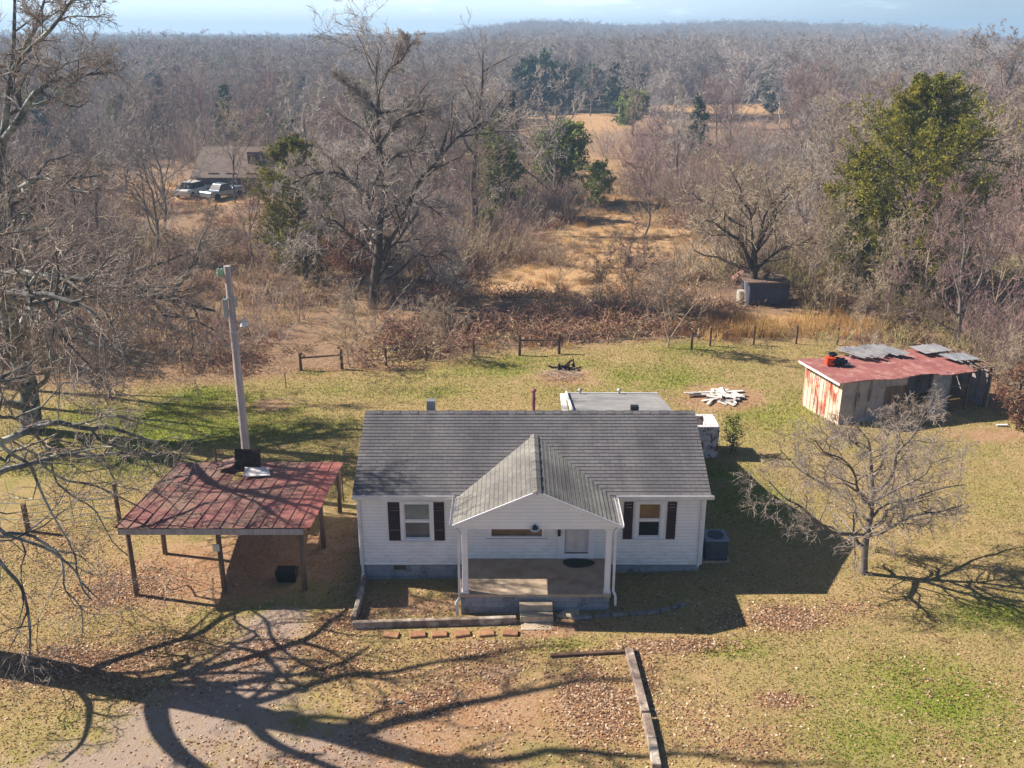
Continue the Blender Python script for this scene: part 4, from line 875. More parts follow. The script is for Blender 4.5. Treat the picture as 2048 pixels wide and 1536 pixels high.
for px in (430, 465, 505): v = W(px, 368, hy); mb = MB(); mb.box(v.x - .6, v.x + .6, hy - .05, hy - .01, hz + 1.0, hz + 2.2); mb.build('window', M['glassdark'], nh)
v = W(530, 358, hy - .1); mb = MB(); mb.box(v.x - .35, v.x + .35, hy - .12, hy - .02, v.z - .4, v.z + .4); mb.build('electric_meter', M['white'], nh)
v = W(536, 372, hy - .1); mb = MB(); mb.box(v.x - .4, v.x + .4, hy - .07, hy - .02, hz, hz + 2.0); mb.build('door', M['acm'], nh)
def car(px, py, rz, paint, label, truck=False):
    p = P(px, py); c = thing('pickup_truck' if truck else 'car', label, 'truck' if truck else 'car', p, None, 0)
    ca, sa = math.cos(rz), math.sin(rz)
    def T_(x, y, z): return (p.x + ca * x - sa * y, p.y + sa * x + ca * y, p.z + z)
    def bx(mb, x0, x1, y0, y1, z0, z1, t0=0, t1=0): mb.hexa([T_(x0, y0, z0), T_(x1, y0, z0), T_(x1, y1, z0), T_(x0, y1, z0), T_(x0 + t0, y0 + .12 * (t0 > 0), z1), T_(x1 - t1, y0 + .12 * (t0 > 0), z1), T_(x1 - t1, y1 - .12 * (t0 > 0), z1), T_(x0 + t0, y1 - .12 * (t0 > 0), z1)])
    mb = MB(); bx(mb, -2.4, 2.4, -.9, .9, .4, .95)
    if truck: bx(mb, .6, 2.3, -.9, .9, .95, 1.1)
    mb.build('body', M[paint], c, bevel=.08)
    mb = MB(); bx(mb, -1.2 if truck else -1.5, .8 if truck else 1.2, -.82, .82, .95, 1.55, .45, .6); mb.build('cabin', M['glassblack'], c, bevel=.05)
    mb = MB(); bx(mb, -.7 if truck else -1.0, .15 if truck else .55, -.7, .7, 1.56, 1.6); mb.build('cab_roof', M[paint], c)
    for x in (-1.55, 1.5):
        for y in (-.88, .88): mb = MB(); mb.tube(T_(x, y - .1, .36), T_(x, y + .1, .36), .36, .36, 14); mb.build('wheel', M['rubber'], c)
    return c
car(447, 396, R(58), 'carpaint', 'silver pickup truck parked on the neighbour yard before the brick house', True)
car(388, 392, R(75), 'carwhite', 'white car parked left of the silver pickup before the far house')
# ------------------------------------------------------------------ trees
def unit(v): return v / np.maximum(np.linalg.norm(v, axis=-1, keepdims=True), 1e-9)
def resample(pts, rad, K, wob=0, rg=None):
    pts = np.asarray(pts, float); rad = np.asarray(rad, float)
    if wob:
        # crooked boughs: a mid point pushed sideways between every two given ones
        q, r_ = [pts[0]], [rad[0]]
        for a, b, ra, rb in zip(pts[:-1], pts[1:], rad[:-1], rad[1:]):
            L = np.linalg.norm(b - a); q += [(a + b) / 2 + rg.normal(size=3) * L * wob, b]; r_ += [(ra + rb) / 2, rb]
        pts = np.array(q); rad = np.array(r_); K = max(K, 2 * len(pts))
    # Catmull-Rom through the points
    n = len(pts); t = np.linspace(0, n - 1, K); i = np.minimum(t.astype(int), n - 2); f = (t - i)[:, None]
    g = lambda k: pts[np.clip(k, 0, n - 1)]
    p0, p1, p2, p3 = g(i - 1), g(i), g(i + 1), g(i + 2)
    c = .5 * ((2 * p1) + (-p0 + p2) * f + (2 * p0 - 5 * p1 + 4 * p2 - p3) * f ** 2 + (-p0 + 3 * p1 - 3 * p2 + p3) * f ** 3)
    return c, np.interp(t, np.arange(n), rad)
def grow(rg, levels, n, L, ang, r, K, up=.1, jit=.25, tmin=.15, rend=.35, Lc=(.1, 99), droop=0, asp=.62):
    """children of every branch in `levels` = [(P (B,K,3), R (B,K)), ...]; returns (P, R)"""
    outP, outR = [], []
    for Pp, Rp in levels:
        B, KK = Rp.shape; idx = np.repeat(np.arange(B), n); N = len(idx)
        t = tmin + (1 - tmin) * ((np.tile(np.arange(n), B) + rg.random(N)) / n); tt = t * (KK - 1); i = np.minimum(tt.astype(int), KK - 2); f = (tt - i)[:, None]
        pos = Pp[idx, i] * (1 - f) + Pp[idx, i + 1] * f; tan = unit(Pp[idx, i + 1] - Pp[idx, i]); rp = Rp[idx, i] * (1 - f[:, 0]) + Rp[idx, i + 1] * f[:, 0]
        plen = np.linalg.norm(np.diff(Pp, axis=1), axis=2).sum(1)[idx]
        rv = unit(rg.normal(size=(N, 3))); perp = unit(np.cross(tan, rv)); a = ang * rg.uniform(.65, 1.25, N)[:, None]
        d = unit(tan * np.cos(a) + perp * np.sin(a) + np.array([0, 0, up]))
        ln = np.clip(plen * L * (1.15 - .6 * t) * rg.uniform(.6, 1.3, N), *Lc)
        pts = [pos]; cur = pos
        for k in range(K - 1):
            d = unit(d + rg.normal(size=(N, 3)) * jit + np.array([0, 0, up * .6 - droop * k])); cur = cur + d * (ln / (K - 1))[:, None]; pts.append(cur)
        P_ = np.stack(pts, 1); r0 = np.minimum(rp * asp, r if r else 9) * rg.uniform(.75, 1.1, N); R_ = r0[:, None] * np.linspace(1, rend, K)[None]
        outP.append(P_); outR.append(R_)
    return np.concatenate(outP), np.concatenate(outR)
def tubes(levels, sides):
    vs, fs, off = [], [], 0
    for (Pp, Rp), s in zip(levels, sides):
        B, K = Rp.shape
        tan = np.empty_like(Pp); tan[:, 1:-1] = Pp[:, 2:] - Pp[:, :-2]; tan[:, 0] = Pp[:, 1] - Pp[:, 0]; tan[:, -1] = Pp[:, -1] - Pp[:, -2]; tan = unit(tan)
        av = unit(Pp[:, -1] - Pp[:, 0]); ref = np.where(np.abs(av[:, 2:3]) < .8, np.array([[0, 0, 1.]]), np.array([[1., 0, 0]]))[:, None]
        u = unit(np.cross(tan, np.broadcast_to(ref, tan.shape))); w = np.cross(tan, u)
        a = np.arange(s) * 2 * np.pi / s
        ring = Pp[:, :, None] + Rp[:, :, None, None] * (u[:, :, None] * np.cos(a)[None, None, :, None] + w[:, :, None] * np.sin(a)[None, None, :, None])
        v = ring.reshape(-1, 3); base = (np.arange(B)[:, None, None] * K + np.arange(K - 1)[None, :, None]) * s; j = np.arange(s)[None, None]; j2 = (j + 1) % s
        q = np.stack([base + j, base + j2, base + s + j2, base + s + j], -1).reshape(-1, 4) + off
        vs.append(v); fs.append(q); off += len(v)
    return np.concatenate(vs), np.concatenate(fs)
def limbs_mesh(name, limbs, lv, sides, m):
    """limbs: explicit list of (P,R) each (1,K); lv: grown levels"""
    v, f = tubes(lv, sides); return np_mesh(name, v, [f], [m], True)
def bare_tree(rg, h, spread=.5, trunk_r=.2, detail=(9, 7, 7, 6), lean=.05, fork=.35, twig_r=.012, up=.12, mats=('bark', 'twig'), explicit=None, tmin=.3, ang=.95, L1=.55, split=2, jit=.22, droop=0, L2=.45):
    """returns (trunk mesh, crown mesh); explicit: list of (pts, radii) in local coordinates"""
    if explicit is None:
        K = 9; z = np.linspace(0, h, K); x = np.cumsum(rg.normal(0, lean * h / K, K)); y = np.cumsum(rg.normal(0, lean * h / K, K)); x -= x[0]; y -= y[0]
        lv0 = [(np.stack([x, y, z], 1)[None], (trunk_r * (1 - np.linspace(0, 1, K) ** 1.1 * .88))[None])]
        a, b = grow(rg, lv0, detail[0], L1 * spread / .5, ang, None, 7, up * 1.6, jit * .8, fork, .2, (.5, 99), droop); main = lv0 + [(a, b)]
        nxt = [(a, b), (lv0[0][0][:, 5:], lv0[0][1][:, 5:])]
    else:
        main = []
        for ie, (pts, rad) in enumerate(explicit): c, r_ = resample(pts, rad, max(5, 2 * len(pts)), .015 if ie == 0 else .065, rg); main.append((c[None], r_[None]))
        nxt = main
    l2 = grow(rg, nxt, detail[1], L2, .85, None, 6, up, jit, tmin, .2, (.3, 4.5), droop)
    l3 = grow(rg, [l2], detail[2], .5, .8, None, 5, up * .6, jit * 1.2, .15, .3, (.2, 2.2), droop)
    l3 = (l3[0], np.maximum(l3[1], twig_r * .9))
    lv = [l2, l3]; sd = [4, 3]
    if detail[3]:
        l4 = grow(rg, [l3], detail[3], .55, .8, None, 3, up * .5, jit * 1.3, .2, .3, (.12, 1.1), droop); l4 = (l4[0], np.maximum(l4[1], twig_r) * np.array([[1, .8, .35]])); lv.append(l4); sd.append(3)
    tm = limbs_mesh('trunk', None, main, [9 if i == 0 else 6 for i in range(len(main))], M[mats[0]])
    cm = limbs_mesh('crown', None, lv, sd, M[mats[1]])
    # the thicker boughs of the crown share the trunk's bark
    nb = len(l2[0]) * 5 * 4; cm.materials.append(M[mats[0]]); mi = np.zeros(len(cm.polygons), np.int32); mi[:nb] = 1; cm.polygons.foreach_set('material_index', mi)
    return tm, cm
def leafy(rg, h, rw, trunk_r=.2, nb=60, nl=10, per=7, lsz=.16, m='cedar', shape='cone', z0=.06, twist=.15, off=None, asym=0):
    """evergreen: trunk plus boughs carrying many small leaf sprays"""
    K = 8; z = np.linspace(0, h, K); cx = np.cumsum(rg.normal(0, .02 * h / 2, K)); cy = np.cumsum(rg.normal(0, .02 * h / 2, K)); cx -= cx[0]; cy -= cy[0]
    t0 = (np.stack([cx, cy, z], 1)[None], (trunk_r * (1 - np.linspace(0, 1, K) * .9))[None])
    t = z0 + (1 - z0) * (np.arange(nb) + rg.random(nb)) / nb; ph = rg.uniform(0, 2 * np.pi, nb)
    if shape == 'big': prof = np.where(t < .55, .8 + .35 * t, 1.0 - ((t - .55) / .47) ** 1.3 * .93)
    elif shape == 'cone': prof = (1 - t) ** .75 * (.55 + .45 * np.minimum(1, (t - z0) / .15))
    elif shape == 'round': prof = np.sqrt(np.clip(1 - ((t - .55) / .5) ** 2, .03, 1))
    else: prof = np.clip(.35 + t, 0, 1) * np.sqrt(np.clip(1 - t, 0.02, 1)) * 1.3
    ln = rw * prof * rg.uniform(.7, 1.18, nb) * (1 + asym * np.cos(ph)); base = np.stack([np.interp(t * h, z, cx), np.interp(t * h, z, cy), t * h], 1)
    d = np.stack([np.cos(ph), np.sin(ph), rg.uniform(.1, .6, nb)], 1); pts = [base]; cur = base; dd = unit(d)
    for k in range(5): dd = unit(dd + rg.normal(size=dd.shape) * twist + np.array([0, 0, .06])); cur = cur + dd * (ln / 5)[:, None]; pts.append(cur)
    l1 = (np.stack(pts, 1), (trunk_r * .3 * (1 - t) + .02)[:, None] * np.linspace(1, .3, 6)[None])
    l2 = grow(rg, [l1], nl, .42, .7, .02, 4, .12, .25, .2, .3, (.2, 2.5))
    Pp = l2[0]; N0 = len(Pp); idx = np.repeat(np.arange(N0), per); N = len(idx); f = rg.uniform(.25, 1, N) * 3; i = np.minimum(f.astype(int), 2); f = (f - i)[:, None]
    c = Pp[idx, i] * (1 - f) + Pp[idx, i + 1] * f + rg.normal(size=(N, 3)) * lsz * .45; tan = unit(Pp[idx, i + 1] - Pp[idx, i] + rg.normal(size=(N, 3)) * .5); sd = unit(np.cross(tan, rg.normal(size=(N, 3)))); s = lsz * rg.uniform(.5, 1.3, N)[:, None]
    q = np.stack([c - sd * s * .28, c + tan * s, c + sd * s * .28, c - tan * s * .35], 1).reshape(-1, 3)
    tm = limbs_mesh('trunk', None, [t0, l1], [8, 4], M['barkdark']); cm = np_mesh('crown', q, [np.arange(N * 4).reshape(-1, 4)], [M[m]], False)
    return tm, cm
def place_tree(name, meshes, loc, label, cat='tree', group=None, rz=0, s=1, crown='crown'):
    t = thing(name, label, cat, loc, group, rz); t.scale = (s, s, s) if np.isscalar(s) else s
    link('trunk', meshes[0], t); link(crown, meshes[1], t); return t
def local(root, lst):
    """explicit limbs given as photo pixels + depth -> local coordinates"""
    out = []
    for pts, rad in lst:
        out.append(([tuple(W(a, b, root.y + c) - root) for a, b, c in pts], rad))
    return out
RG = lambda s: np.random.default_rng(s)

# the large central tree
r0 = P(745, 616)
ct = local(r0, [
    ([(745, 622, 0), (748, 580, 0), (757, 500, 0), (762, 430, .2), (766, 350, 0), (758, 270, -.2), (756, 190, 0), (752, 140, .2), (757, 95, .2)], [0.386, 0.322, 0.276, 0.208, 0.168, 0.128, 0.088, 0.048, 0.016]),
    ([(766, 520, 0), (800, 450, -.6), (828, 385, -1.2), (862, 335, -1.6), (905, 285, -1.8), (950, 255, -1.6), (990, 240, -1)], [0.176, 0.160, 0.136, 0.112, 0.080, 0.056, 0.032]),
    ([(764, 345, 0), (790, 312, .6), (830, 298, 1.2), (850, 260, 1.6), (858, 225, 1.8)], [0.152, 0.128, 0.096, 0.064, 0.032]),
    ([(762, 290, 0), (790, 250, -.5), (820, 228, -.9), (872, 215, -1.2)], [0.128, 0.096, 0.072, 0.032]),
    ([(756, 228, 0), (738, 200, .4), (705, 175, .8), (680, 155, 1)], [0.104, 0.080, 0.056, 0.024]),
    ([(745, 400, 0), (712, 372, -.8), (690, 352, -1.2), (655, 345, -1.6), (610, 352, -2.2), (570, 372, -2.6)], [0.136, 0.120, 0.096, 0.080, 0.056, 0.032]),
    ([(755, 330, 0), (735, 315, 1), (705, 308, 1.8), (670, 320, 2.6), (640, 350, 3)], [0.112, 0.088, 0.072, 0.056, 0.032]),
    ([(750, 470, 0), (738, 430, 1.2), (748, 370, 2), (770, 330, 2.6), (800, 300, 3.2), (840, 285, 3.8)], [0.144, 0.120, 0.096, 0.080, 0.056, 0.032]),
    ([(770, 500, 0), (812, 455, 1.4), (840, 400, 2.2), (868, 420, 2.8), (892, 445, 3.2)], [0.120, 0.096, 0.072, 0.048, 0.024]),
    ([(760, 160, 0), (790, 130, .4), (812, 105, .8), (826, 85, 1)], [0.080, 0.064, 0.040, 0.024]),
    ([(770, 560, 0), (830, 510, 1.4), (880, 508, 2), (900, 520, 2.4), (915, 560, 2.6)], [0.096, 0.080, 0.056, 0.040, 0.024]),
    ([(735, 500, 0), (700, 470, -1.5), (665, 440, -2.5), (630, 470, -3.4), (600, 520, -4)], [0.104, 0.080, 0.064, 0.040, 0.024])])
place_tree('bare_tree', bare_tree(RG(3), 17, explicit=ct, detail=(0, 18, 13, 9), tmin=.12, twig_r=.012, up=.08, mats=('barkdark', 'twig'), L2=.4, jit=.26), r0, 'tallest bare grey tree standing alone behind the left fence, crown reaching the sky')
# the tree at the left edge whose trunk foot shows by the green grass
r0 = P(66, 862)
ct = local(r0, [
    ([(66, 868, 0), (62, 820, 0), (55, 760, .1), (30, 700, .2), (10, 640, .3), (0, 520, .4), (-8, 400, .4), (10, 250, .5), (25, 120, .6), (30, -40, .7)], [.48, .42, .38, .35, .3, .26, .2, .14, .09, .04]),
    ([(22, 690, .2), (60, 625, -.8), (80, 600, -1.2), (160, 575, -2), (230, 570, -2.6), (290, 578, -3), (350, 600, -3.3), (430, 622, -3.6)], [.27, .25, .21, .18, .15, .12, .09, .05]),
    ([(45, 640, .2), (75, 560, 1), (105, 525, 1.4), (150, 512, 1.8), (210, 520, 2.2), (250, 530, 2.6)], [.2, .17, .13, .11, .08, .04]),
    ([(5, 560, .3), (40, 460, 1.5), (75, 400, 2.4), (130, 360, 3), (200, 350, 3.6)], [.2, .16, .12, .09, .05]),
    ([(-5, 430, .4), (15, 395, -1), (60, 365, -1.6), (120, 372, -2.4), (180, 385, -3)], [.17, .14, .11, .08, .04]),
    ([(5, 280, .4), (60, 200, -.5), (110, 160, -1.2), (165, 150, -2), (215, 150, -2.6)], [.15, .12, .09, .06, .03]),
    ([(15, 180, .5), (50, 90, 1), (80, 30, 1.6), (95, -30, 2)], [.12, .09, .06, .03]),
    ([(20, 150, .5), (90, 70, -.6), (130, 20, -1), (160, -30, -1.3)], [.1, .08, .05, .03]),
    ([(-5, 330, .4), (-60, 230, 0), (-110, 140, 0)], [.17, .12, .05]),
    ([(50, 790, 0), (85, 740, -1.5), (115, 715, -2.4), (160, 740, -3.2), (200, 780, -3.8)], [.12, .09, .07, .05, .03]),
    ([(110, 570, -1.4), (140, 640, -2.2), (185, 690, -3), (240, 700, -3.6), (280, 740, -4)], [.12, .1, .08, .05, .03]),
    ([(25, 700, -1), (8, 560, -4.6), (40, 545, -6.6), (90, 553, -7.4), (170, 560, -8), (250, 575, -8.6)], [.2, .18, .15, .12, .09, .04]),
    ([(30, 720, -1), (-10, 610, -6.6), (20, 585, -8.8), (70, 590, -9.6), (140, 605, -10.2), (200, 640, -10.6)], [.18, .16, .14, .11, .08, .03]),
    ([(340, 596, -3.2), (365, 560, -3.4), (395, 520, -3.8), (420, 450, -4.4)], [.06, .05, .04, .02])])
place_tree('bare_tree', bare_tree(RG(4), 17, explicit=ct, detail=(0, 14, 11, 9), tmin=.08, jit=.32, twig_r=.010, up=.05, mats=('lichen', 'twigpale'), L2=.38, droop=.02), r0, 'big bare tree at the left edge, limbs arching over green grass toward the pole')
# the nearest tree: its trunk stands just outside the frame, its boughs hang in and its shadow crosses the foreground
r0 = Vector((-16.2, 22.55, gzf(-16.2, 22.5)))
def LS(lst): return [([tuple(p) for p in pts], rad) for pts, rad in lst]
ct = LS([
    ([(0, 0, -.2), (.05, 0, 2), (.1, -.05, 4), (0, 0, 6), (.1, .05, 8.2), (.3, 0, 10.5), (.2, .1, 13), (.5, 0, 15.5), (.4, .1, 18)], [.62, .54, .48, .42, .35, .26, .18, .1, .04]),
    ([(.05, 0, 5.4), (-.4, -1.2, 6.2), (-.3, -2.2, 7.2), (.1, -3.2, 8.6), (.2, -4.2, 10)], [.24, .21, .17, .11, .05]),
    ([(.1, 0, 7.4), (.3, -1.2, 8.8), (.9, -2.2, 10.2), (1.0, -3.4, 11.6)], [.14, .12, .09, .05]),
    ([(.1, 0, 8.6), (1.2, -.8, 10.4), (2.4, -1.7, 12), (3.2, -2.6, 14)], [.19, .16, .1, .05]),
    ([(.1, 0, 6.6), (.4, 1.1, 8.2), (.7, 2.1, 9.8), (.8, 3.2, 11.6), (1.6, 4.2, 13.4)], [.14, .12, .09, .06, .03]),
    ([(.1, .1, 5.8), (.9, 1.0, 6.8), (1.6, 1.4, 7.4), (2.5, 2.6, 7.8)], [.14, .11, .08, .04]),
    ([(.2, 0, 9.6), (.8, 1.6, 11.2), (1.4, 2.8, 12.9), (1.4, 3.6, 14.8)], [.16, .13, .09, .04]),
    ([(.0, 0, 3.6), (.2, 1.0, 3.9), (1.2, 2.3, 4.6), (2.6, 3.6, 4.6), (3.8, 4.6, 4.2), (4.8, 5.4, 3.8)], [.13, .1, .09, .07, .05, .03]),
    ([(.05, 0, 4.6), (1.4, 1.4, 5.7), (2.9, 2.6, 6.1), (4.2, 3.4, 5.6), (5.4, 4.0, 4.8)], [.15, .12, .09, .06, .03]),
    ([(.0, 0, 2.8), (1.0, .2, 3.4), (2.2, .4, 3.6), (3.3, .5, 3.1), (3.9, .6, 2.3), (4.2, .6, 1.4)], [.09, .07, .05, .04, .03, .02]),
    ([(.0, 0, 3.2), (.5, -1.0, 3.6), (.8, -2.1, 3.7), (1.0, -3.2, 3.4)], [.1, .08, .05, .03]),
    ([(.2, 0, 7.8), (-1.2, .6, 9.4), (-2.6, 1.0, 11), (-3.6, 1.3, 13)], [.18, .15, .1, .05]),
    ([(.3, 0, 11), (1.8, .6, 12.6), (3.0, .9, 14.2), (3.8, 1, 16)], [.14, .11, .07, .04]),
    ([(.2, 0, 12.5), (.4, -1.6, 14), (.7, -2.8, 15.5)], [.12, .09, .04])])
def lean_(z): return float(np.interp(z, [0, 4, 6, 8.2, 10.5, 13, 15.5, 18], [0, 0, -.15, -.5, -.9, -1.2, -1.35, -1.4]))
ct = [([(x, y + lean_(z if i_ == 0 else pts[0][2]), z) for x, y, z in pts], rad) for i_, (pts, rad) in enumerate(ct)]
for q_ in ([(-150, 760, 23.2), (-20, 870, 23.8), (60, 930, 24), (100, 1020, 24), (150, 1110, 24), (200, 1200, 23.6)], [(-150, 800, 23.5), (0, 920, 24.5), (60, 900, 25), (130, 960, 25.5), (230, 990, 26), (310, 1030, 26.3)],
    [(-150, 900, 22.5), (0, 1060, 23), (60, 1070, 23.3), (120, 1110, 23.3), (130, 1180, 23), (165, 1270, 22.6)], [(-150, 700, 24), (-10, 830, 25), (50, 850, 26), (110, 960, 26.5), (190, 1020, 26.8), (255, 1110, 26.3)], [(-150, 980, 21.8), (-20, 1100, 22), (40, 1170, 22), (60, 1260, 21.8), (50, 1340, 21.4)]):
    ct.append(([(0, 0, 4.2)] + [tuple(W(a, b, c) - r0) for a, b, c in q_], [.09, .065, .055, .045, .035, .026, .016][:len(q_) + 1]))
place_tree('bare_tree', bare_tree(RG(5), 17, explicit=ct, detail=(0, 6, 6, 5), tmin=.25, twig_r=.008, up=.04, mats=('lichen', 'twigpale'), L2=.42, jit=.32), r0, 'nearest bare tree rising at the left edge with boughs hanging before the gate and carport')
# two more trees outside the left edge whose thin shadows cross the back lawn
for i, (x, y, h, sd) in enumerate(((-27.5, 42.6, 15, 31), (-29.5, 45.2, 16, 32))):
    place_tree('bare_tree', bare_tree(RG(sd), h, detail=(10, 7, 6, 5), trunk_r=.2, twig_r=.013, mats=('lichen', 'twig'), ang=.8, tmin=.3), (x, y, gzf(x, y)), ['slender bare tree at the far left edge behind the green grass', 'taller slender bare tree at the far left edge, furthest back by the lawn'][i])
# small spreading tree on the right lawn
r0 = P(1727, 1147)
ct = local(r0, [
    ([(1727, 1152, 0), (1729, 1110, 0), (1733, 1070, 0), (1742, 1030, .1), (1746, 980, .2), (1742, 920, .2), (1736, 880, .3), (1712, 850, .4)], [0.128, 0.104, 0.104, 0.080, 0.064, 0.048, 0.032, 0.016]),
    ([(1731, 1072, 0), (1700, 1068, -.4), (1660, 1062, -.8), (1620, 1030, -1.2), (1575, 1000, -1.4), (1540, 965, -1.6)], [0.072, 0.064, 0.052, 0.040, 0.028, 0.016]),
    ([(1735, 1072, 0), (1765, 1064, -.5), (1785, 1052, -.8), (1830, 1030, -1.2), (1870, 1025, -1.5), (1925, 1010, -1.8)], [0.080, 0.068, 0.056, 0.044, 0.032, 0.016]),
    ([(1738, 1062, 0), (1775, 1020, .8), (1810, 1000, 1.4), (1870, 980, 2), (1930, 970, 2.4)], [0.056, 0.048, 0.040, 0.028, 0.016]),
    ([(1745, 990, 0), (1790, 930, -.3), (1810, 890, -.6), (1835, 860, -.8), (1850, 825, -.9)], [0.052, 0.044, 0.036, 0.024, 0.016]),
    ([(1742, 920, .2), (1715, 890, .9), (1690, 870, 1.2), (1672, 850, 1.4)], [0.036, 0.028, 0.024, 0.012]),
    ([(1735, 1040, 0), (1700, 990, .9), (1650, 970, 1.5), (1600, 940, 1.9), (1560, 900, 2.2)], [0.048, 0.040, 0.032, 0.024, 0.016]),
    ([(1740, 1010, 0), (1710, 950, -.9), (1680, 915, -1.4), (1630, 880, -1.8)], [0.044, 0.036, 0.028, 0.016]),
    ([(1744, 1000, 0), (1790, 980, -1), (1850, 950, -1.6), (1900, 915, -2)], [0.044, 0.036, 0.024, 0.016]),
    ([(1745, 960, .1), (1770, 900, .8), (1780, 860, 1.2), (1775, 835, 1.5)], [0.036, 0.028, 0.020, 0.012])])
place_tree('small_tree', bare_tree(RG(6), 6, explicit=ct, detail=(0, 13, 10, 8), tmin=.12, twig_r=.0055, up=.1, mats=('bark', 'twigpale'), L2=.4, jit=.28), r0, 'small spreading bare tree alone on the right lawn before the shed', 'tree')
# pear-shaped tree above the trailer
r0 = P(1507, 604)
ct = local(r0, [
    ([(1510, 608, 0), (1508, 570, 0), (1508, 530, 0), (1510, 500, 0), (1535, 450, .3), (1548, 420, .5), (1580, 385, .8)], [.27, .24, .22, .16, .12, .08, .04]),
    ([(1507, 545, 0), (1490, 500, -.3), (1475, 478, -.6), (1440, 455, -1), (1410, 440, -1.3)], [.15, .12, .1, .07, .03]),
    ([(1500, 520, 0), (1475, 470, .8), (1450, 430, 1.4), (1420, 410, 1.8), (1385, 385, 2.2)], [.14, .11, .09, .06, .03]),
    ([(1512, 540, 0), (1540, 515, .6), (1585, 490, 1.2), (1625, 475, 1.6)], [.13, .1, .06, .03]),
    ([(1508, 505, 0), (1502, 450, -1), (1480, 400, -1.6), (1470, 360, -2)], [.12, .09, .06, .03]),
    ([(1515, 490, 0), (1530, 430, -1.2), (1560, 390, -1.8), (1590, 360, -2)], [.11, .08, .06, .03])])
place_tree('bare_tree', bare_tree(RG(8), 8, explicit=ct, detail=(0, 12, 9, 6), tmin=.2, twig_r=.016, up=.14, mats=('barkdark', 'twigwarm'), L2=.5), r0, 'dark forked bare tree growing right behind the old trailer')
# pale multi-stem saplings behind the shed
r0 = P(1918, 712)
ct = local(r0, [
    ([(1918, 712, 0), (1919, 640, 0), (1922, 560, .1), (1930, 480, .2), (1925, 420, .2)], [.12, .1, .07, .045, .02]),
    ([(1920, 640, 0), (1880, 590, -.6), (1830, 570, -1), (1800, 565, -1.3)], [.05, .04, .03, .015]),
    ([(1921, 620, 0), (1960, 560, .5), (1975, 500, .8), (1985, 430, 1)], [.06, .045, .03, .02]),
    ([(1919, 660, 0), (1870, 640, .6), (1820, 620, 1), (1780, 625, 1.3)], [.045, .035, .025, .012]),
    ([(1921, 600, 0), (1900, 520, .5), (1880, 460, .8), (1870, 410, 1)], [.055, .04, .025, .015])])
place_tree('bare_tree', bare_tree(RG(9), 8, explicit=ct, detail=(0, 10, 8, 6), tmin=.15, twig_r=.01, up=.35, mats=('bark', 'twigred'), L2=.45), r0, 'pale slender bare tree directly behind the shed roof')

# evergreens
def ev(px, py, ptop, pw, label, rg, name='cedar_tree', m='cedar', shape='cone', kw=None, dz=0):
    b = P(px, py); h = W(px, ptop, b.y).z - b.z; w_ = abs(W(px + pw / 2, py, b.y).x - b.x); kw = kw or {}
    return place_tree(name, leafy(RG(rg), h, w_, trunk_r=.03 * h * .6, m=m, shape=shape, **kw), b, label), b, h
ev(1800, 600, 165, 320, 'huge yellow-green cedar left of the pale sapling thicket', 21, shape='big', kw=dict(nb=200, nl=24, per=18, lsz=.135, twist=.16, z0=.01))
ev(1712, 580, 300, 170, 'low yellow-green cedar merging with the left side of the huge cedar', 22, shape='big', kw=dict(nb=120, nl=18, per=14, lsz=.14, z0=.01))
ev(612, 560, 280, 200, 'yellow-green cedar left of the tallest bare tree', 23, shape='big', kw=dict(nb=130, nl=18, per=12, lsz=.16, z0=.03))
ev(1000, 440, 235, 110, 'dark evergreen right of the straight dark trunk', 24, m='pine', shape='big', kw=dict(nb=90, nl=12, per=9, lsz=.24))
ev(1125, 408, 250, 150, 'bright green pine at the left edge of the dry clearing path', 25, 'pine_tree', 'pine', 'open', dict(nb=80, nl=14, per=11, lsz=.26, z0=.2))
ev(1195, 420, 330, 90, 'lower green pine at the head of the clearing path', 26, 'pine_tree', 'pine', 'open', dict(nb=46, nl=10, per=8, lsz=.22, z0=.12))
ev(977, 500, 422, 52, 'bright green round bush at the foot of the dark straight trunk', 27, 'evergreen_bush', 'pine', 'round', dict(nb=50, nl=8, per=9, lsz=.13, z0=.05))
ev(1265, 268, 188, 88, 'olive green pine at the right edge of the far field opening', 28, 'pine_tree', 'pine', 'open', dict(nb=70, nl=12, per=10, lsz=.42, z0=.2))
ev(540, 300, 226, 70, 'green pine behind the right end of the far brick house', 29, 'pine_tree', 'pine', 'open', dict(nb=40, nl=8, per=7, lsz=.42, z0=.1))
ev(500, 298, 236, 50, 'darker pine behind the far brick house roof', 30, 'pine_tree', 'pine', 'round', dict(nb=40, nl=8, per=7, lsz=.4, z0=.1))
ev(588, 320, 238, 60, 'bushy pine between the far brick house and the yellow cedar', 33, 'pine_tree', 'pine', 'open', dict(nb=40, nl=8, per=7, lsz=.38, z0=.1))
ev(1075, 222, 126, 96, 'largest dark evergreen of the clump behind the far field', 34, m='cedarfar', shape='round', kw=dict(nb=70, nl=9, per=7, lsz=.7, z0=.04))
ev(1048, 220, 138, 60, 'left evergreen of the clump behind the far field', 35, m='cedarfar', shape='round', kw=dict(nb=50, nl=8, per=7, lsz=.6, z0=.04))
ev(1112, 222, 138, 66, 'right evergreen of the clump behind the far field', 36, m='cedarfar', shape='round', kw=dict(nb=50, nl=8, per=7, lsz=.6, z0=.04))
ev(1195, 205, 128, 44, 'rounded evergreen standing behind the grey tree on the far field', 37, m='cedarfar', shape='round', kw=dict(nb=50, nl=8, per=6, lsz=.6, z0=.04))
ev(1225, 215, 140, 50, 'narrow dark evergreen furthest right behind the far field', 38, m='cedarfar', shape='cone', kw=dict(nb=50, nl=8, per=6, lsz=.6, z0=.04))
ev(1091, 243, 234, 9, 'tiny cedar bush on the far field, left of two', 39, 'cedar_bush', 'cedarfar', 'round', dict(nb=20, nl=5, per=4, lsz=.3, z0=.04))
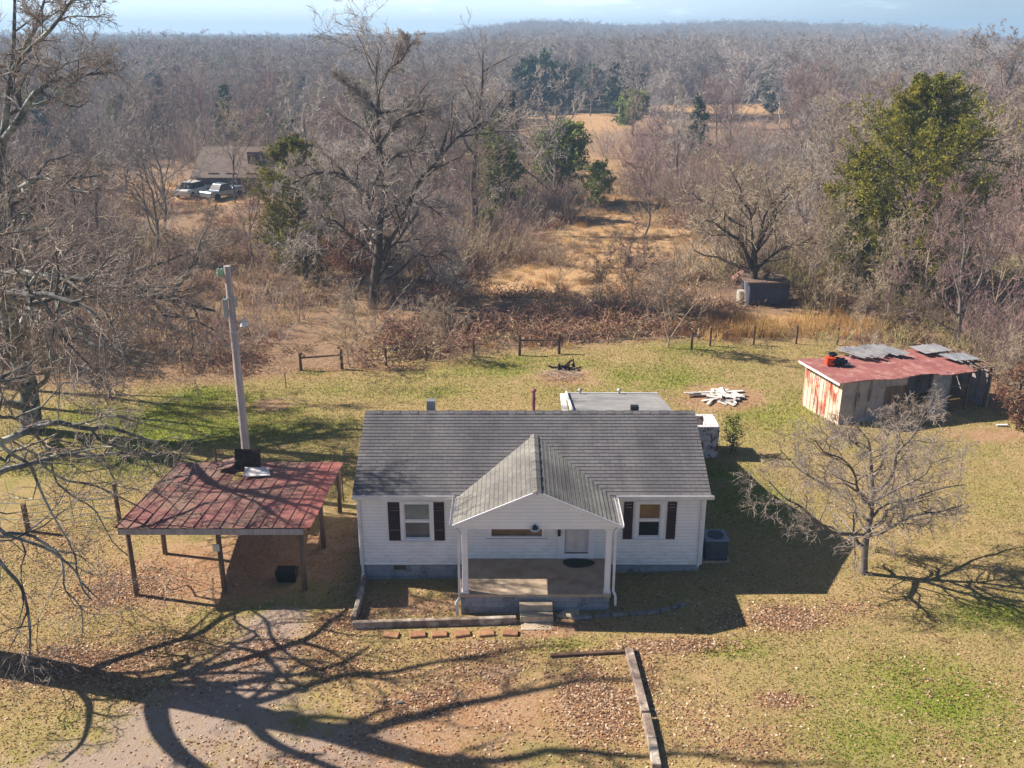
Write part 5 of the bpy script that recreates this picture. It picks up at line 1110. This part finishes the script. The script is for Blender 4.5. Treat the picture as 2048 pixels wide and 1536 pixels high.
ev(1123, 244, 236, 9, 'tiny cedar bush on the far field, right of two', 40, 'cedar_bush', 'cedarfar', 'round', dict(nb=20, nl=5, per=4, lsz=.3, z0=.04))
b = P(1458, 905); ev(1462, 906, 838, 46, 'leafy shrub against the right side of the white brick hut', 41, 'shrub', 'pine', 'round', dict(nb=34, nl=7, per=4, lsz=.08, z0=.03))
ev(2032, 858, 742, 100, 'brown leafy bush smothering the right end of the shed', 47, 'overgrown_bush', 'deadleaf', 'round', dict(nb=60, nl=10, per=5, lsz=.09, z0=.02))
# dead-leaf vine round the foot of the tallest tree, and yellow leaf clump
ev(712, 600, 458, 120, 'reddish brown withered leaf bush around the trunk of the tallest tree', 42, 'withered_bush', 'deadleaf', 'round', dict(nb=80, nl=14, per=12, lsz=.09, z0=.3))
ev(785, 560, 480, 60, 'yellow leafed bush right of the tallest tree trunk', 43, 'yellow_bush', 'yellowleaf', 'round', dict(nb=34, nl=7, per=5, lsz=.13, z0=.1))
ev(15, 245, 190, 44, 'yellow-green mistletoe-like clump of evergreen at the far left edge', 44, 'evergreen_bush', 'cedar', 'round', dict(nb=30, nl=7, per=6, lsz=.3, z0=.02)) if 0 else None

# ------------------------------------------------------------------ individual woodland trees
protos = []
for i in range(7):
    rg = RG(100 + i); h = [11, 12, 10, 12, 9, 13, 10.5][i]
    protos.append((bare_tree(rg, h, detail=(12, 7, 6, 4), spread=.62, trunk_r=.14 + .01 * i, twig_r=.02, mats=(('bark', 'barkdark')[i % 3 == 1], ('twig', 'twigwarm', 'twigred')[i % 3]), ang=.75 + .05 * i, lean=.16, fork=.14 + .05 * (i % 3), tmin=.15, jit=.27, up=.1), h))
def by(px, py, ptop, i, label, name='bare_tree', group=None):
    b = P(px, py); h = W(px, ptop, b.y).z - b.z; (tm, cm), h0 = protos[i]; t = place_tree(name, (tm, cm), b, label, group=group, rz=random.uniform(0, 6.28), s=h / h0 / 1.12); placed.append((b.x, b.y)); return t
placed = []
by(1358, 412, 205, 0, 'pale bare tree leaning over brush right of the clearing path')
by(1605, 372, 150, 5, 'tall pale bare tree left of the huge cedar')
by(1975, 330, 70, 1, 'very tall bare tree behind the huge cedar reaching the skyline')
by(1870, 260, 110, 3, 'bare tree whose crown shows just above the huge cedar tip')
by(2030, 480, 180, 4, 'bare tree at the right edge beyond the shed')
by(1430, 300, 160, 2, 'dark bare tree before the right part of the far field')
by(1180, 232, 140, 6, 'round grey bare tree on the back edge of the far field')
by(470, 405, 215, 1, 'thin dark bare tree before the silver pickup')
by(330, 470, 220, 3, 'bare tree left of the far brick house')
by(200, 520, 240, 0, 'bare tree behind the arching limbs at the left edge')
by(1290, 470, 300, 2, 'bushy bare tree at the right edge of the clearing path')
by(870, 420, 190, 5, 'bare tree close behind the right boughs of the tallest tree')
by(620, 440, 200, 6, 'bare tree behind the yellow-green cedar on the left')
r0 = P(950, 472)
ct = local(r0, [([(950, 475, 0), (950, 430, 0), (946, 380, 0), (948, 330, .1), (952, 280, .1), (958, 220, .2), (965, 150, .2), (966, 105, .2)], [.34, .3, .27, .24, .2, .15, .09, .04]),
    ([(949, 395, 0), (975, 380, .4), (1000, 385, .8)], [.1, .07, .03]), ([(950, 455, 0), (965, 445, -.4), (985, 448, -.8)], [.08, .06, .03]),
    ([(950, 310, 0), (925, 270, -.6), (900, 240, -1)], [.12, .09, .04]), ([(954, 260, 0), (985, 225, .6), (1010, 190, 1)], [.12, .09, .04]), ([(957, 225, 0), (935, 180, 1), (920, 150, 1.6)], [.1, .07, .03]), ([(952, 290, 0), (990, 270, -1), (1020, 268, -1.6)], [.1, .07, .03])])
place_tree('bare_tree', bare_tree(RG(12), 14, explicit=ct, detail=(0, 9, 7, 6), tmin=.5, twig_r=.016, up=.1, mats=('barkdark', 'twig'), L2=.36), r0, 'bare tree with straight dark lower trunk beside the bright green bush')

def in_open(x, y, pad=1.0):
    return (blob(OPEN, np.array([x]), np.array([y]), 1 / pad)[0] > .42)
def zone(x, y):
    px = 1024 + F_PX * x / (y * math.cos(PITCH) + 11 * math.sin(PITCH))
    side = 'woods at the far left' if px < 430 else 'woods between the far house and the clearing' if px < 1050 else 'woods between the clearing and the huge cedar' if px < 1650 else 'woods around and right of the huge cedar'
    return side, ('front' if y < 105 else 'middle' if y < 150 else 'rear')
tries = 0; count = 0
random.seed(21)
while count < 215 and tries < 20000:
    tries += 1; y = 62 + 135 * random.random() ** .85; x = random.uniform(-.60, .60) * (y * .94 + 6)
    if in_open(x, y, 1.2): continue
    if y < fence_y(x) + 9 or (y < 72 and -14 < x < 20) or (y < 90 and -3 < x < 17) or (-46 < x < -22 and 78 < y < 126 and random.random() < .8) or (x > 15 and x < 32 and y < 66): continue
    if -.33 < x / y < -.235 and 66 < y < 112 and random.random() < .9: continue
    if (95 < y < 172 and 0 < x < .125 * y) or (125 < y < 200 and .13 * y < x < .3 * y and random.random() < .8): continue
    md = 3.0 if y < 100 else 3.6
    if any((x - a) ** 2 + (y - b_) ** 2 < md * md for a, b_ in placed): continue
    i = random.randrange(7); (tm, cm), h0 = protos[i]; h = random.uniform(5.5, 9) if y < 90 else random.uniform(6.5, 10.5); h *= .68 if .13 < x / y < .3 and y < 130 else 1; z_, f_ = zone(x, y)
    place_tree('woodland_tree', (tm, cm), (x, y, gzf(x, y)), 'bare grey tree in the ' + f_ + ' ' + z_, group=f_ + ' bare trees, ' + z_, rz=random.uniform(0, 6.28), s=(h / h0 * random.uniform(.8, 1.1), h / h0 * random.uniform(.8, 1.1), h / h0)); placed.append((x, y)); count += 1
# evergreens sprinkled through the near woods
evp = [leafy(RG(60 + i), 9, 2.6, trunk_r=.16, nb=50, nl=8, per=6, lsz=.36, m=('cedarfar', 'pine', 'cedarfar')[i], shape=('cone', 'round', 'cone')[i]) for i in range(3)]
count = 0; tries = 0
while count < 34 and tries < 4000:
    tries += 1; y = random.uniform(110, 200); x = random.uniform(-.58, .58) * y
    if in_open(x, y, 1.2) or (0 < x < 50 and 140 < y < 170) or any((x - a) ** 2 + (y - b_) ** 2 < 4 for a, b_ in placed) or (x > 5 and random.random() < .6): continue
    z_, f_ = zone(x, y); place_tree('woodland_evergreen', evp[count % 3], (x, y, gzf(x, y)), 'dark evergreen in the ' + f_ + ' ' + z_, group=f_ + ' evergreens, ' + z_, rz=random.uniform(0, 6), s=random.uniform(.6, 1.15)); placed.append((x, y)); count += 1

# ------------------------------------------------------------------ instanced stuff: far wood, brush, weeds
def proto_obj(name, me):
    return bpy.data.objects.new(name, me)   # never linked to the scene: only read by the node groups
def instancer(name, pts, kinds, rz, scl, protos_, label=None):
    me = bpy.data.meshes.new(name); me.vertices.add(len(pts)); me.vertices.foreach_set('co', np.asarray(pts, np.float32).ravel())
    a = me.attributes.new('kind_id', 'INT', 'POINT'); a.data.foreach_set('value', np.asarray(kinds, np.int32))
    a = me.attributes.new('turn', 'FLOAT_VECTOR', 'POINT'); a.data.foreach_set('vector', np.stack([0 * rz, 0 * rz, rz], 1).astype(np.float32).ravel())
    a = me.attributes.new('size3', 'FLOAT_VECTOR', 'POINT'); a.data.foreach_set('vector', np.asarray(scl, np.float32).ravel())
    o = link(name, me); ng = bpy.data.node_groups.new(name, 'GeometryNodeTree')
    ng.interface.new_socket(name='Geometry', in_out='INPUT', socket_type='NodeSocketGeometry'); ng.interface.new_socket(name='Geometry', in_out='OUTPUT', socket_type='NodeSocketGeometry')
    gi = ng.nodes.new('NodeGroupInput'); go = ng.nodes.new('NodeGroupOutput'); jn = ng.nodes.new('GeometryNodeJoinGeometry')
    def na(n_, t_): q = ng.nodes.new('GeometryNodeInputNamedAttribute'); q.data_type = t_; q.inputs[0].default_value = n_; return q.outputs[0]
    kk, tt, ss = na('kind_id', 'INT'), na('turn', 'FLOAT_VECTOR'), na('size3', 'FLOAT_VECTOR')
    for k, po in enumerate(protos_):
        oi = ng.nodes.new('GeometryNodeObjectInfo'); oi.inputs['Object'].default_value = po; oi.inputs['As Instance'].default_value = True
        cmp = ng.nodes.new('FunctionNodeCompare'); cmp.data_type = 'INT'; cmp.operation = 'EQUAL'; ng.links.new(kk, cmp.inputs[2]); cmp.inputs[3].default_value = k
        ip = ng.nodes.new('GeometryNodeInstanceOnPoints'); ng.links.new(gi.outputs[0], ip.inputs['Points']); ng.links.new(cmp.outputs[0], ip.inputs['Selection']); ng.links.new(oi.outputs['Geometry'], ip.inputs['Instance'])
        e2r = ng.nodes.new('FunctionNodeEulerToRotation'); ng.links.new(tt, e2r.inputs[0]); ng.links.new(e2r.outputs[0], ip.inputs['Rotation']); ng.links.new(ss, ip.inputs['Scale']); ng.links.new(ip.outputs[0], jn.inputs[0])
    ng.links.new(jn.outputs[0], go.inputs[0]); md = o.modifiers.new('scatter', 'NODES'); md.node_group = ng
    return tag(o, label, kind='stuff')
def merged(tm, cm, name):
    n1 = len(tm.vertices); v1 = np.empty(n1 * 3, np.float32); tm.vertices.foreach_get('co', v1); n2 = len(cm.vertices); v2 = np.empty(n2 * 3, np.float32); cm.vertices.foreach_get('co', v2)
    f1 = np.empty(len(tm.loops), np.int32); tm.loops.foreach_get('vertex_index', f1); f2 = np.empty(len(cm.loops), np.int32); cm.loops.foreach_get('vertex_index', f2)
    me = np_mesh(name, np.concatenate([v1, v2]).reshape(-1, 3), [f1.reshape(-1, 4), f2.reshape(-1, 4) + n1], [cm.materials[0]], False); return me
farp = []
for i in range(5):
    tm, cm = bare_tree(RG(200 + i), 11, detail=(12, 6, 6, 5), trunk_r=.12, twig_r=.031, mats=('twigfar', 'twigfar'), ang=.75 + .05 * i, lean=.14, spread=.62 + .04 * i, fork=.12, tmin=.15, up=.08); farp.append(proto_obj('far_tree', merged(tm, cm, 'far_tree')))
for i in range(2):
    tm, cm = leafy(RG(210 + i), 9.5, 2.8, trunk_r=.15, nb=40, nl=6, per=4, lsz=.8, m='cedarfar', shape=('cone', 'round')[i]); farp.append(proto_obj('far_evergreen', merged(tm, cm, 'far_evergreen')))
rg = RG(77)
def far_points(y0, y1, n):
    y = np.sqrt(rg.uniform(y0 ** 2, y1 ** 2, n)); a = rg.uniform(-.64, .64, n); return a * y * .98, y
px_, py_ = [], []
for y0, y1, n in ((185, 330, 3400), (330, 620, 7600), (620, 1100, 9000), (1100, 1900, 9000)):
    a, b = far_points(y0, y1, n); px_.append(a); py_.append(b)
fx = np.concatenate(px_); fy = np.concatenate(py_); keep = blob(FIELD, fx, fy) < .35; ang_ = fx / fy; keep &= ~((fy < 206) & (ang_ > -.02) & (ang_ < .12)); keep &= ~((fy < 222) & (ang_ > .13) & (ang_ < .3) & (rg.random(len(fx)) < .8)); fx, fy = fx[keep], fy[keep]
ev_m = fbm(fx, fy, 55, 41, 3); isev = rg.random(len(fx)) < np.where(ev_m > .545, .45, np.where(ev_m > .5, .1, .02)) * np.where(fy > 900, .6, 1)
kd = np.where(isev, rg.integers(5, 7, len(fx)), rg.integers(0, 5, len(fx))); sc = .92 * rg.uniform(.65, 1.15, len(fx)) * (1 + .12 * (fbm(fx, fy, 80, 51, 2) - .5) * 2) * (1 + .18 * (fy > 900)); sc = np.where(isev, sc * 1.02, sc)
S3 = np.stack([sc * rg.uniform(.95, 1.35, len(fx)) * (1 + .4 * (fy > 700)), sc * rg.uniform(.95, 1.35, len(fx)) * (1 + .4 * (fy > 700)), sc], 1)
instancer('far_woods', np.stack([fx, fy, gz(fx, fy) - .2], 1), kd, rg.uniform(0, 6.28, len(fx)), S3, farp)

# brush prototypes
def brush(rg, n, h, spread, r, m, name, K=4, jit=.15, kids=3, up=.6, br=True):
    a = rg.uniform(0, 6.28, n); rr = spread * np.sqrt(rg.random(n)); b = np.stack([rr * np.cos(a), rr * np.sin(a), 0 * a], 1); d = unit(np.stack([rg.normal(0, .25, n) + .3 * np.cos(a) * rr / spread, rg.normal(0, .25, n) + .3 * np.sin(a) * rr / spread, np.full(n, up + .3)], 1)); ln = h * rg.uniform(.5, 1.15, n); pts = [b]; cur = b
    for k in range(K - 1): d = unit(d + rg.normal(size=d.shape) * jit); cur = cur + d * (ln / (K - 1))[:, None]; pts.append(cur)
    l0 = (np.stack(pts, 1), np.full((n, 1), r) * np.linspace(1, .4, K)[None]); lv = [l0]; sd = [3]
    if br:
        l1 = grow(rg, [l0], kids, .45, .6, None, 3, .1, jit, .2, .4, (.1, 2)); l1 = (l1[0], np.maximum(l1[1], r * .5)); lv.append(l1); sd.append(3)
        l2 = grow(rg, [l1], 3, .5, .7, None, 3, .05, jit, .2, .4, (.1, 1)); l2 = (l2[0], np.maximum(l2[1], r * .4)); lv.append(l2); sd.append(3)
    v, f = tubes(lv, sd); return proto_obj(name, np_mesh(name, v, [f], [M[m]], False))
def tangle(rg, n, w, h, r, m, name):
    a = rg.uniform(0, 6.28, n); rr = w * np.sqrt(rg.random(n)); b = np.stack([rr * np.cos(a), rr * np.sin(a), 0 * a], 1); d = unit(rg.normal(size=(n, 3)) * [.6, .6, .25] + [0, 0, .8]); pts = [b]; cur = b; K = 6
    for k in range(K - 1): d = unit(d + rg.normal(size=d.shape) * .45 + [0, 0, -.32]); cur = cur + d * h * .4; cur[:, 2] = np.maximum(cur[:, 2], .02); pts.append(cur.copy())
    l0 = (np.stack(pts, 1), np.full((n, K), r)); l1 = grow(rg, [l0], 4, .3, .8, r * .8, 3, 0, .3, .1, .5, (.1, .8)); v, f = tubes([l0, l1], [3, 3])
    # clinging withered leaves
    Pp = l1[0]; N = len(Pp); c = Pp[:, 1]; u = unit(rg.normal(size=(N, 3))); w_ = unit(np.cross(u, rg.normal(size=(N, 3)))); s = .055
    q = np.stack([c - u * s, c + w_ * s, c + u * s, c - w_ * s], 1).reshape(-1, 3); me = np_mesh(name, np.concatenate([v, q]), [f, np.arange(N * 4).reshape(-1, 4) + len(v)], [M[m], M['deadleaf']], False)
    mi = np.zeros(len(me.polygons), np.int32); mi[-N:] = (rg.random(N) < .5); me.polygons.foreach_set('material_index', mi); return proto_obj(name, me)
bp_ = [brush(RG(300), 15, 3.2, 1.0, .024, 'twigwarm', 'thicket_clump'), brush(RG(301), 18, 2.4, 1.0, .022, 'stalk', 'thicket_clump'), brush(RG(302), 14, 3.6, .9, .024, 'twigred', 'thicket_clump', up=1.2),
       tangle(RG(303), 50, 1.0, .7, .014, 'bramble', 'bramble_clump'), tangle(RG(304), 50, 1.1, .6, .013, 'stalk', 'bramble_clump'), brush(RG(305), 60, .8, .6, .013, 'straw', 'weed_clump', jit=.12, up=1.2, br=False), brush(RG(306), 60, .6, .6, .012, 'stalk', 'weed_clump', jit=.2, br=False), brush(RG(307), 12, 2.6, .8, .022, 'twig', 'thicket_clump'), brush(RG(308), 20, 2.2, 1.1, .02, 'olive', 'thicket_clump')]
# dense thicket of saplings and brush
def sc_pts(n, y0, y1, dens, amax=.62):
    y = np.sqrt(rg.uniform(y0 ** 2, y1 ** 2, n)); x = rg.uniform(-amax, amax, n) * y; k = rg.random(n) < dens(x, y); return x[k], y[k]
def thick(x, y):
    w_ = wild(x, y) * sstep(1.5, 5, y - fence_y(x)); o = np.clip(1.15 - blob(OPEN, x, y) * 1.6, 0, 1)
    front = (y < 66) & (x > -14) & (x < 14); d = w_ * o * np.where(front, .09, 1.0); d = np.where((y < 62) & (x >= 14) & (x < 22.5), .06, d); d = np.where((x < -12) & (x > -30) & (y > 52) & (y < 84), d * .18, d); d = np.where((x < -22) & (y > 80) & (y < 125), d * .2, d); d = np.where((x / y > -.325) & (x / y < -.24) & (y > 80) & (y < 112), d * .1, d)
    shedz = (x > 13) & (x < 22.3) & (y < 43.5); return np.where(shedz, 0, d)
x, y = sc_pts(5600, 38, 105, thick, .66); x2, y2 = sc_pts(5200, 105, 240, lambda x, y: thick(x, y) * ~((x > -2) & (x < 60) & (y > 145)) * np.where((x > 0) & (x < .12 * y), .35, 1)); x = np.concatenate([x, x2]); y = np.concatenate([y, y2])
kk = rg.choice([0, 1, 2, 7], len(x), p=[.3, .22, .22, .26]); kk = np.where((x > 15) & (y < 64) & (rg.random(len(x)) < .65), 8, kk); kk = np.where((x > 24) & (y < 58) & (rg.random(len(x)) < .5), 2, kk); s = rg.uniform(.5, 1.15, len(x)) * np.where(y < 60, .75, 1) * (1 + (y > 105) * .4)
instancer('thicket', np.stack([x, y, gz(x, y) - .05], 1), kk, rg.uniform(0, 6.28, len(x)), np.stack([s * 1.1, s * 1.1, s], 1), bp_)
# brambles: behind the fence and round the trees
def bram(x, y):
    f = y - fence_y(x); w_ = sstep(.3, 1.5, f); o = np.clip(1.25 - blob(OPEN, x, y) * 1.25, .04, 1)
    band = np.exp(-((f - 3.2) / 3.2) ** 2) * ((x > -13) & (x < 14.5)); return w_ * o * np.clip(.28 + 1.3 * band, 0, 1) * np.where((x < -13) & (y < 60), .35, 1) * np.where((x < -7) & (x > -14) & (y < 60), .12, 1) * ((x < 13.5) | (x > 22.2) | (y > 53)) * ~((x > 13) & (x < 22) & (y > 50) & (y < 56))
x, y = sc_pts(5600, 38, 100, bram, .66); kk = rg.choice([3, 4], len(x), p=[.7, .3]); s = rg.uniform(.5, 1.15, len(x)) * np.where((y - fence_y(x) < 7) & (x > -7) & (x < 11), 1.15, 1)
instancer('brambles', np.stack([x, y, gz(x, y) - .03], 1), kk, rg.uniform(0, 6.28, len(x)), np.stack([s, s, s], 1), bp_)
# tall orange grass and dry weeds
OG = [(13.3, 52.2, 3.6, 1.3, 1.3), (17.5, 52.6, 2.6, 1.2, 1.0), (20.2, 51.6, 2, 1, .6)]
x, y = sc_pts(2600, 46, 56, lambda x, y: blob(OG, x, y) * .9); n1 = len(x)
x2, y2 = sc_pts(6500, 46, 120, lambda x, y: np.clip(wild(x, y) * (.25 + blob(FIELD, x, y) * .7), 0, 1)); kk = np.concatenate([np.full(n1, 5), rg.choice([5, 6], len(x2), p=[.25, .75])]); x = np.concatenate([x, x2]); y = np.concatenate([y, y2]); s = rg.uniform(.5, 1.2, len(x)); s[n1:] *= .7
instancer('tall_grass', np.stack([x, y, gz(x, y) - .02], 1), kk, rg.uniform(0, 6.28, len(x)), np.stack([s, s, s], 1), bp_)

# individual shrubs one can tell apart
shp = [bare_tree(RG(400 + i), 3.2, detail=(11, 6, 6, 4), trunk_r=.04, twig_r=.009, mats=('twigwarm', ('twigwarm', 'twigwarm', 'twigred')[i]), ang=.75, lean=.2, fork=.05, spread=.95, tmin=.15, up=.15, jit=.3) for i in range(3)]
for px, py, pt, i, lb in ((1335, 695, 560, 0, 'large bare shrub at the fence corner left of the orange grass'), (1262, 640, 500, 2, 'tall purplish bare shrub behind the middle of the fence'), (1200, 628, 540, 1, 'rounded bare shrub in the brush left of the purplish one'),
    (715, 690, 590, 0, 'pale bare shrub in front of the tallest tree'), (880, 715, 620, 0, 'slim bare shrub by the fence posts between the braces'), (700, 735, 640, 1, 'bare shrub just behind the left H-shaped brace'), (1660, 640, 470, 1, 'tall tan shrub at the foot of the huge cedar'),
    (1770, 660, 500, 0, 'pale arching shrub left of the slender tree behind the shed'), (1850, 640, 440, 2, 'tall purplish shrub behind the middle of the shed'), (1985, 670, 450, 2, 'purplish shrub behind the right end of the shed'), (1720, 680, 590, 1, 'low tan shrub behind the left end of the shed'),
    (2035, 845, 720, 0, 'tangled bare shrub crowding the right end of the shed'), (1120, 560, 500, 1, 'low bare shrub on the edge of the dry path'), (965, 600, 545, 2, 'low purplish shrub before the straight dark trunk'), (1420, 560, 440, 1, 'bare shrub left of the old trailer'),
    (250, 690, 560, 0, 'bare shrub below the arching limbs of the left tree'), (160, 735, 640, 2, 'dark low shrub at the left edge of the back lawn'), (60, 700, 560, 1, 'bare shrub far left behind the lawn'), (340, 660, 560, 2, 'purplish shrub left of the utility pole'), (1620, 590, 450, 0, 'pale shrub between the old trailer and the huge cedar')):
    b = P(px, py); h = W(px, pt, b.y).z - b.z; s = h / 3.3
    place_tree('shrub', shp[i], b, lb, 'shrub', 'individual bare shrubs', random.uniform(0, 6), (s * 1.15 if s < 1.3 else s * .8, s * 1.15 if s < 1.3 else s * .8, s), 'branches')

# ------------------------------------------------------------------ air, sky, sun, camera
hz_ = MB(); hz_.box(-2300, 2300, -300, 2350, -12, 50); hm = bpy.data.materials.new('haze'); T = NT(hm); pv = T.n('ShaderNodeVolumePrincipled', {'Color': (.45, .69, 1, 1), 'Density': .00072, 'Anisotropy': .1}); T.n('ShaderNodeOutputMaterial', {'Volume': pv.outputs[0]})
HAZE = tag(hz_.build('haze', hm, None), kind='stuff')
SUN_EL = R(37.5); LD = Vector((.970, -.243, 0)).normalized() * math.cos(SUN_EL) + Vector((0, 0, -math.sin(SUN_EL)))
sl_ = bpy.data.lights.new('sun', 'SUN'); sl_.energy = 5.0; sl_.angle = R(.5); sl_.color = (1, .90, .77)
so = bpy.data.objects.new('sun', sl_); COL.objects.link(so); so.rotation_euler = LD.to_track_quat('-Z', 'Y').to_euler()
wd_ = bpy.data.worlds.new('World'); SC.world = wd_; wd_.use_nodes = True; T = NT(wd_)
sky = T.n('ShaderNodeTexSky', sky_type='NISHITA'); sky.sun_disc = False; sky.sun_elevation = SUN_EL; sky.sun_rotation = math.atan2(-LD.x, -LD.y); sky.altitude = 200; sky.air_density = .65; sky.dust_density = .5; sky.ozone_density = 3
gc = T.n('ShaderNodeTexCoord').outputs['Generated']; cl = T.ramp(T.noise(stretch(T, gc, (1, 1, 5)), 9, 5, .6), .56, .72)
sz_ = T.n('ShaderNodeSeparateXYZ', {0: gc}); low = T.ramp(sz_.outputs[2], .16, .03); lft = T.ramp(sz_.outputs[0], .42, .05)
colr = T.mix(T.math('MULTIPLY', T.math('MULTIPLY', low, low), T.math('MULTIPLY_ADD', lft, .7, T.math('MULTIPLY_ADD', cl, .6, .12)), clamp=True), sky.outputs[0], (13, 15.4, 16.8, 1))
bg = T.n('ShaderNodeBackground', {'Color': colr, 'Strength': .05}); T.n('ShaderNodeOutputWorld', {'Surface': bg.outputs[0]})
cam = bpy.data.cameras.new('camera'); cam.sensor_width = 36; cam.lens = 36 * F_PX / 2048; cam.clip_end = 9000; cam.clip_start = .1
co = bpy.data.objects.new('camera', cam); COL.objects.link(co); co.location = (0, 0, CAM_H); co.rotation_euler = (math.pi / 2 - PITCH, 0, 0); SC.camera = co
SC.view_settings.view_transform = 'Standard'; SC.view_settings.look = 'None'; SC.view_settings.gamma = 1; SC.view_settings.exposure = 1.08
SC.render.engine = 'CYCLES'; SC.cycles.max_bounces = 4; SC.cycles.diffuse_bounces = 2; SC.cycles.transmission_bounces = 4; SC.cycles.volume_bounces = 0; SC.cycles.use_denoising = True
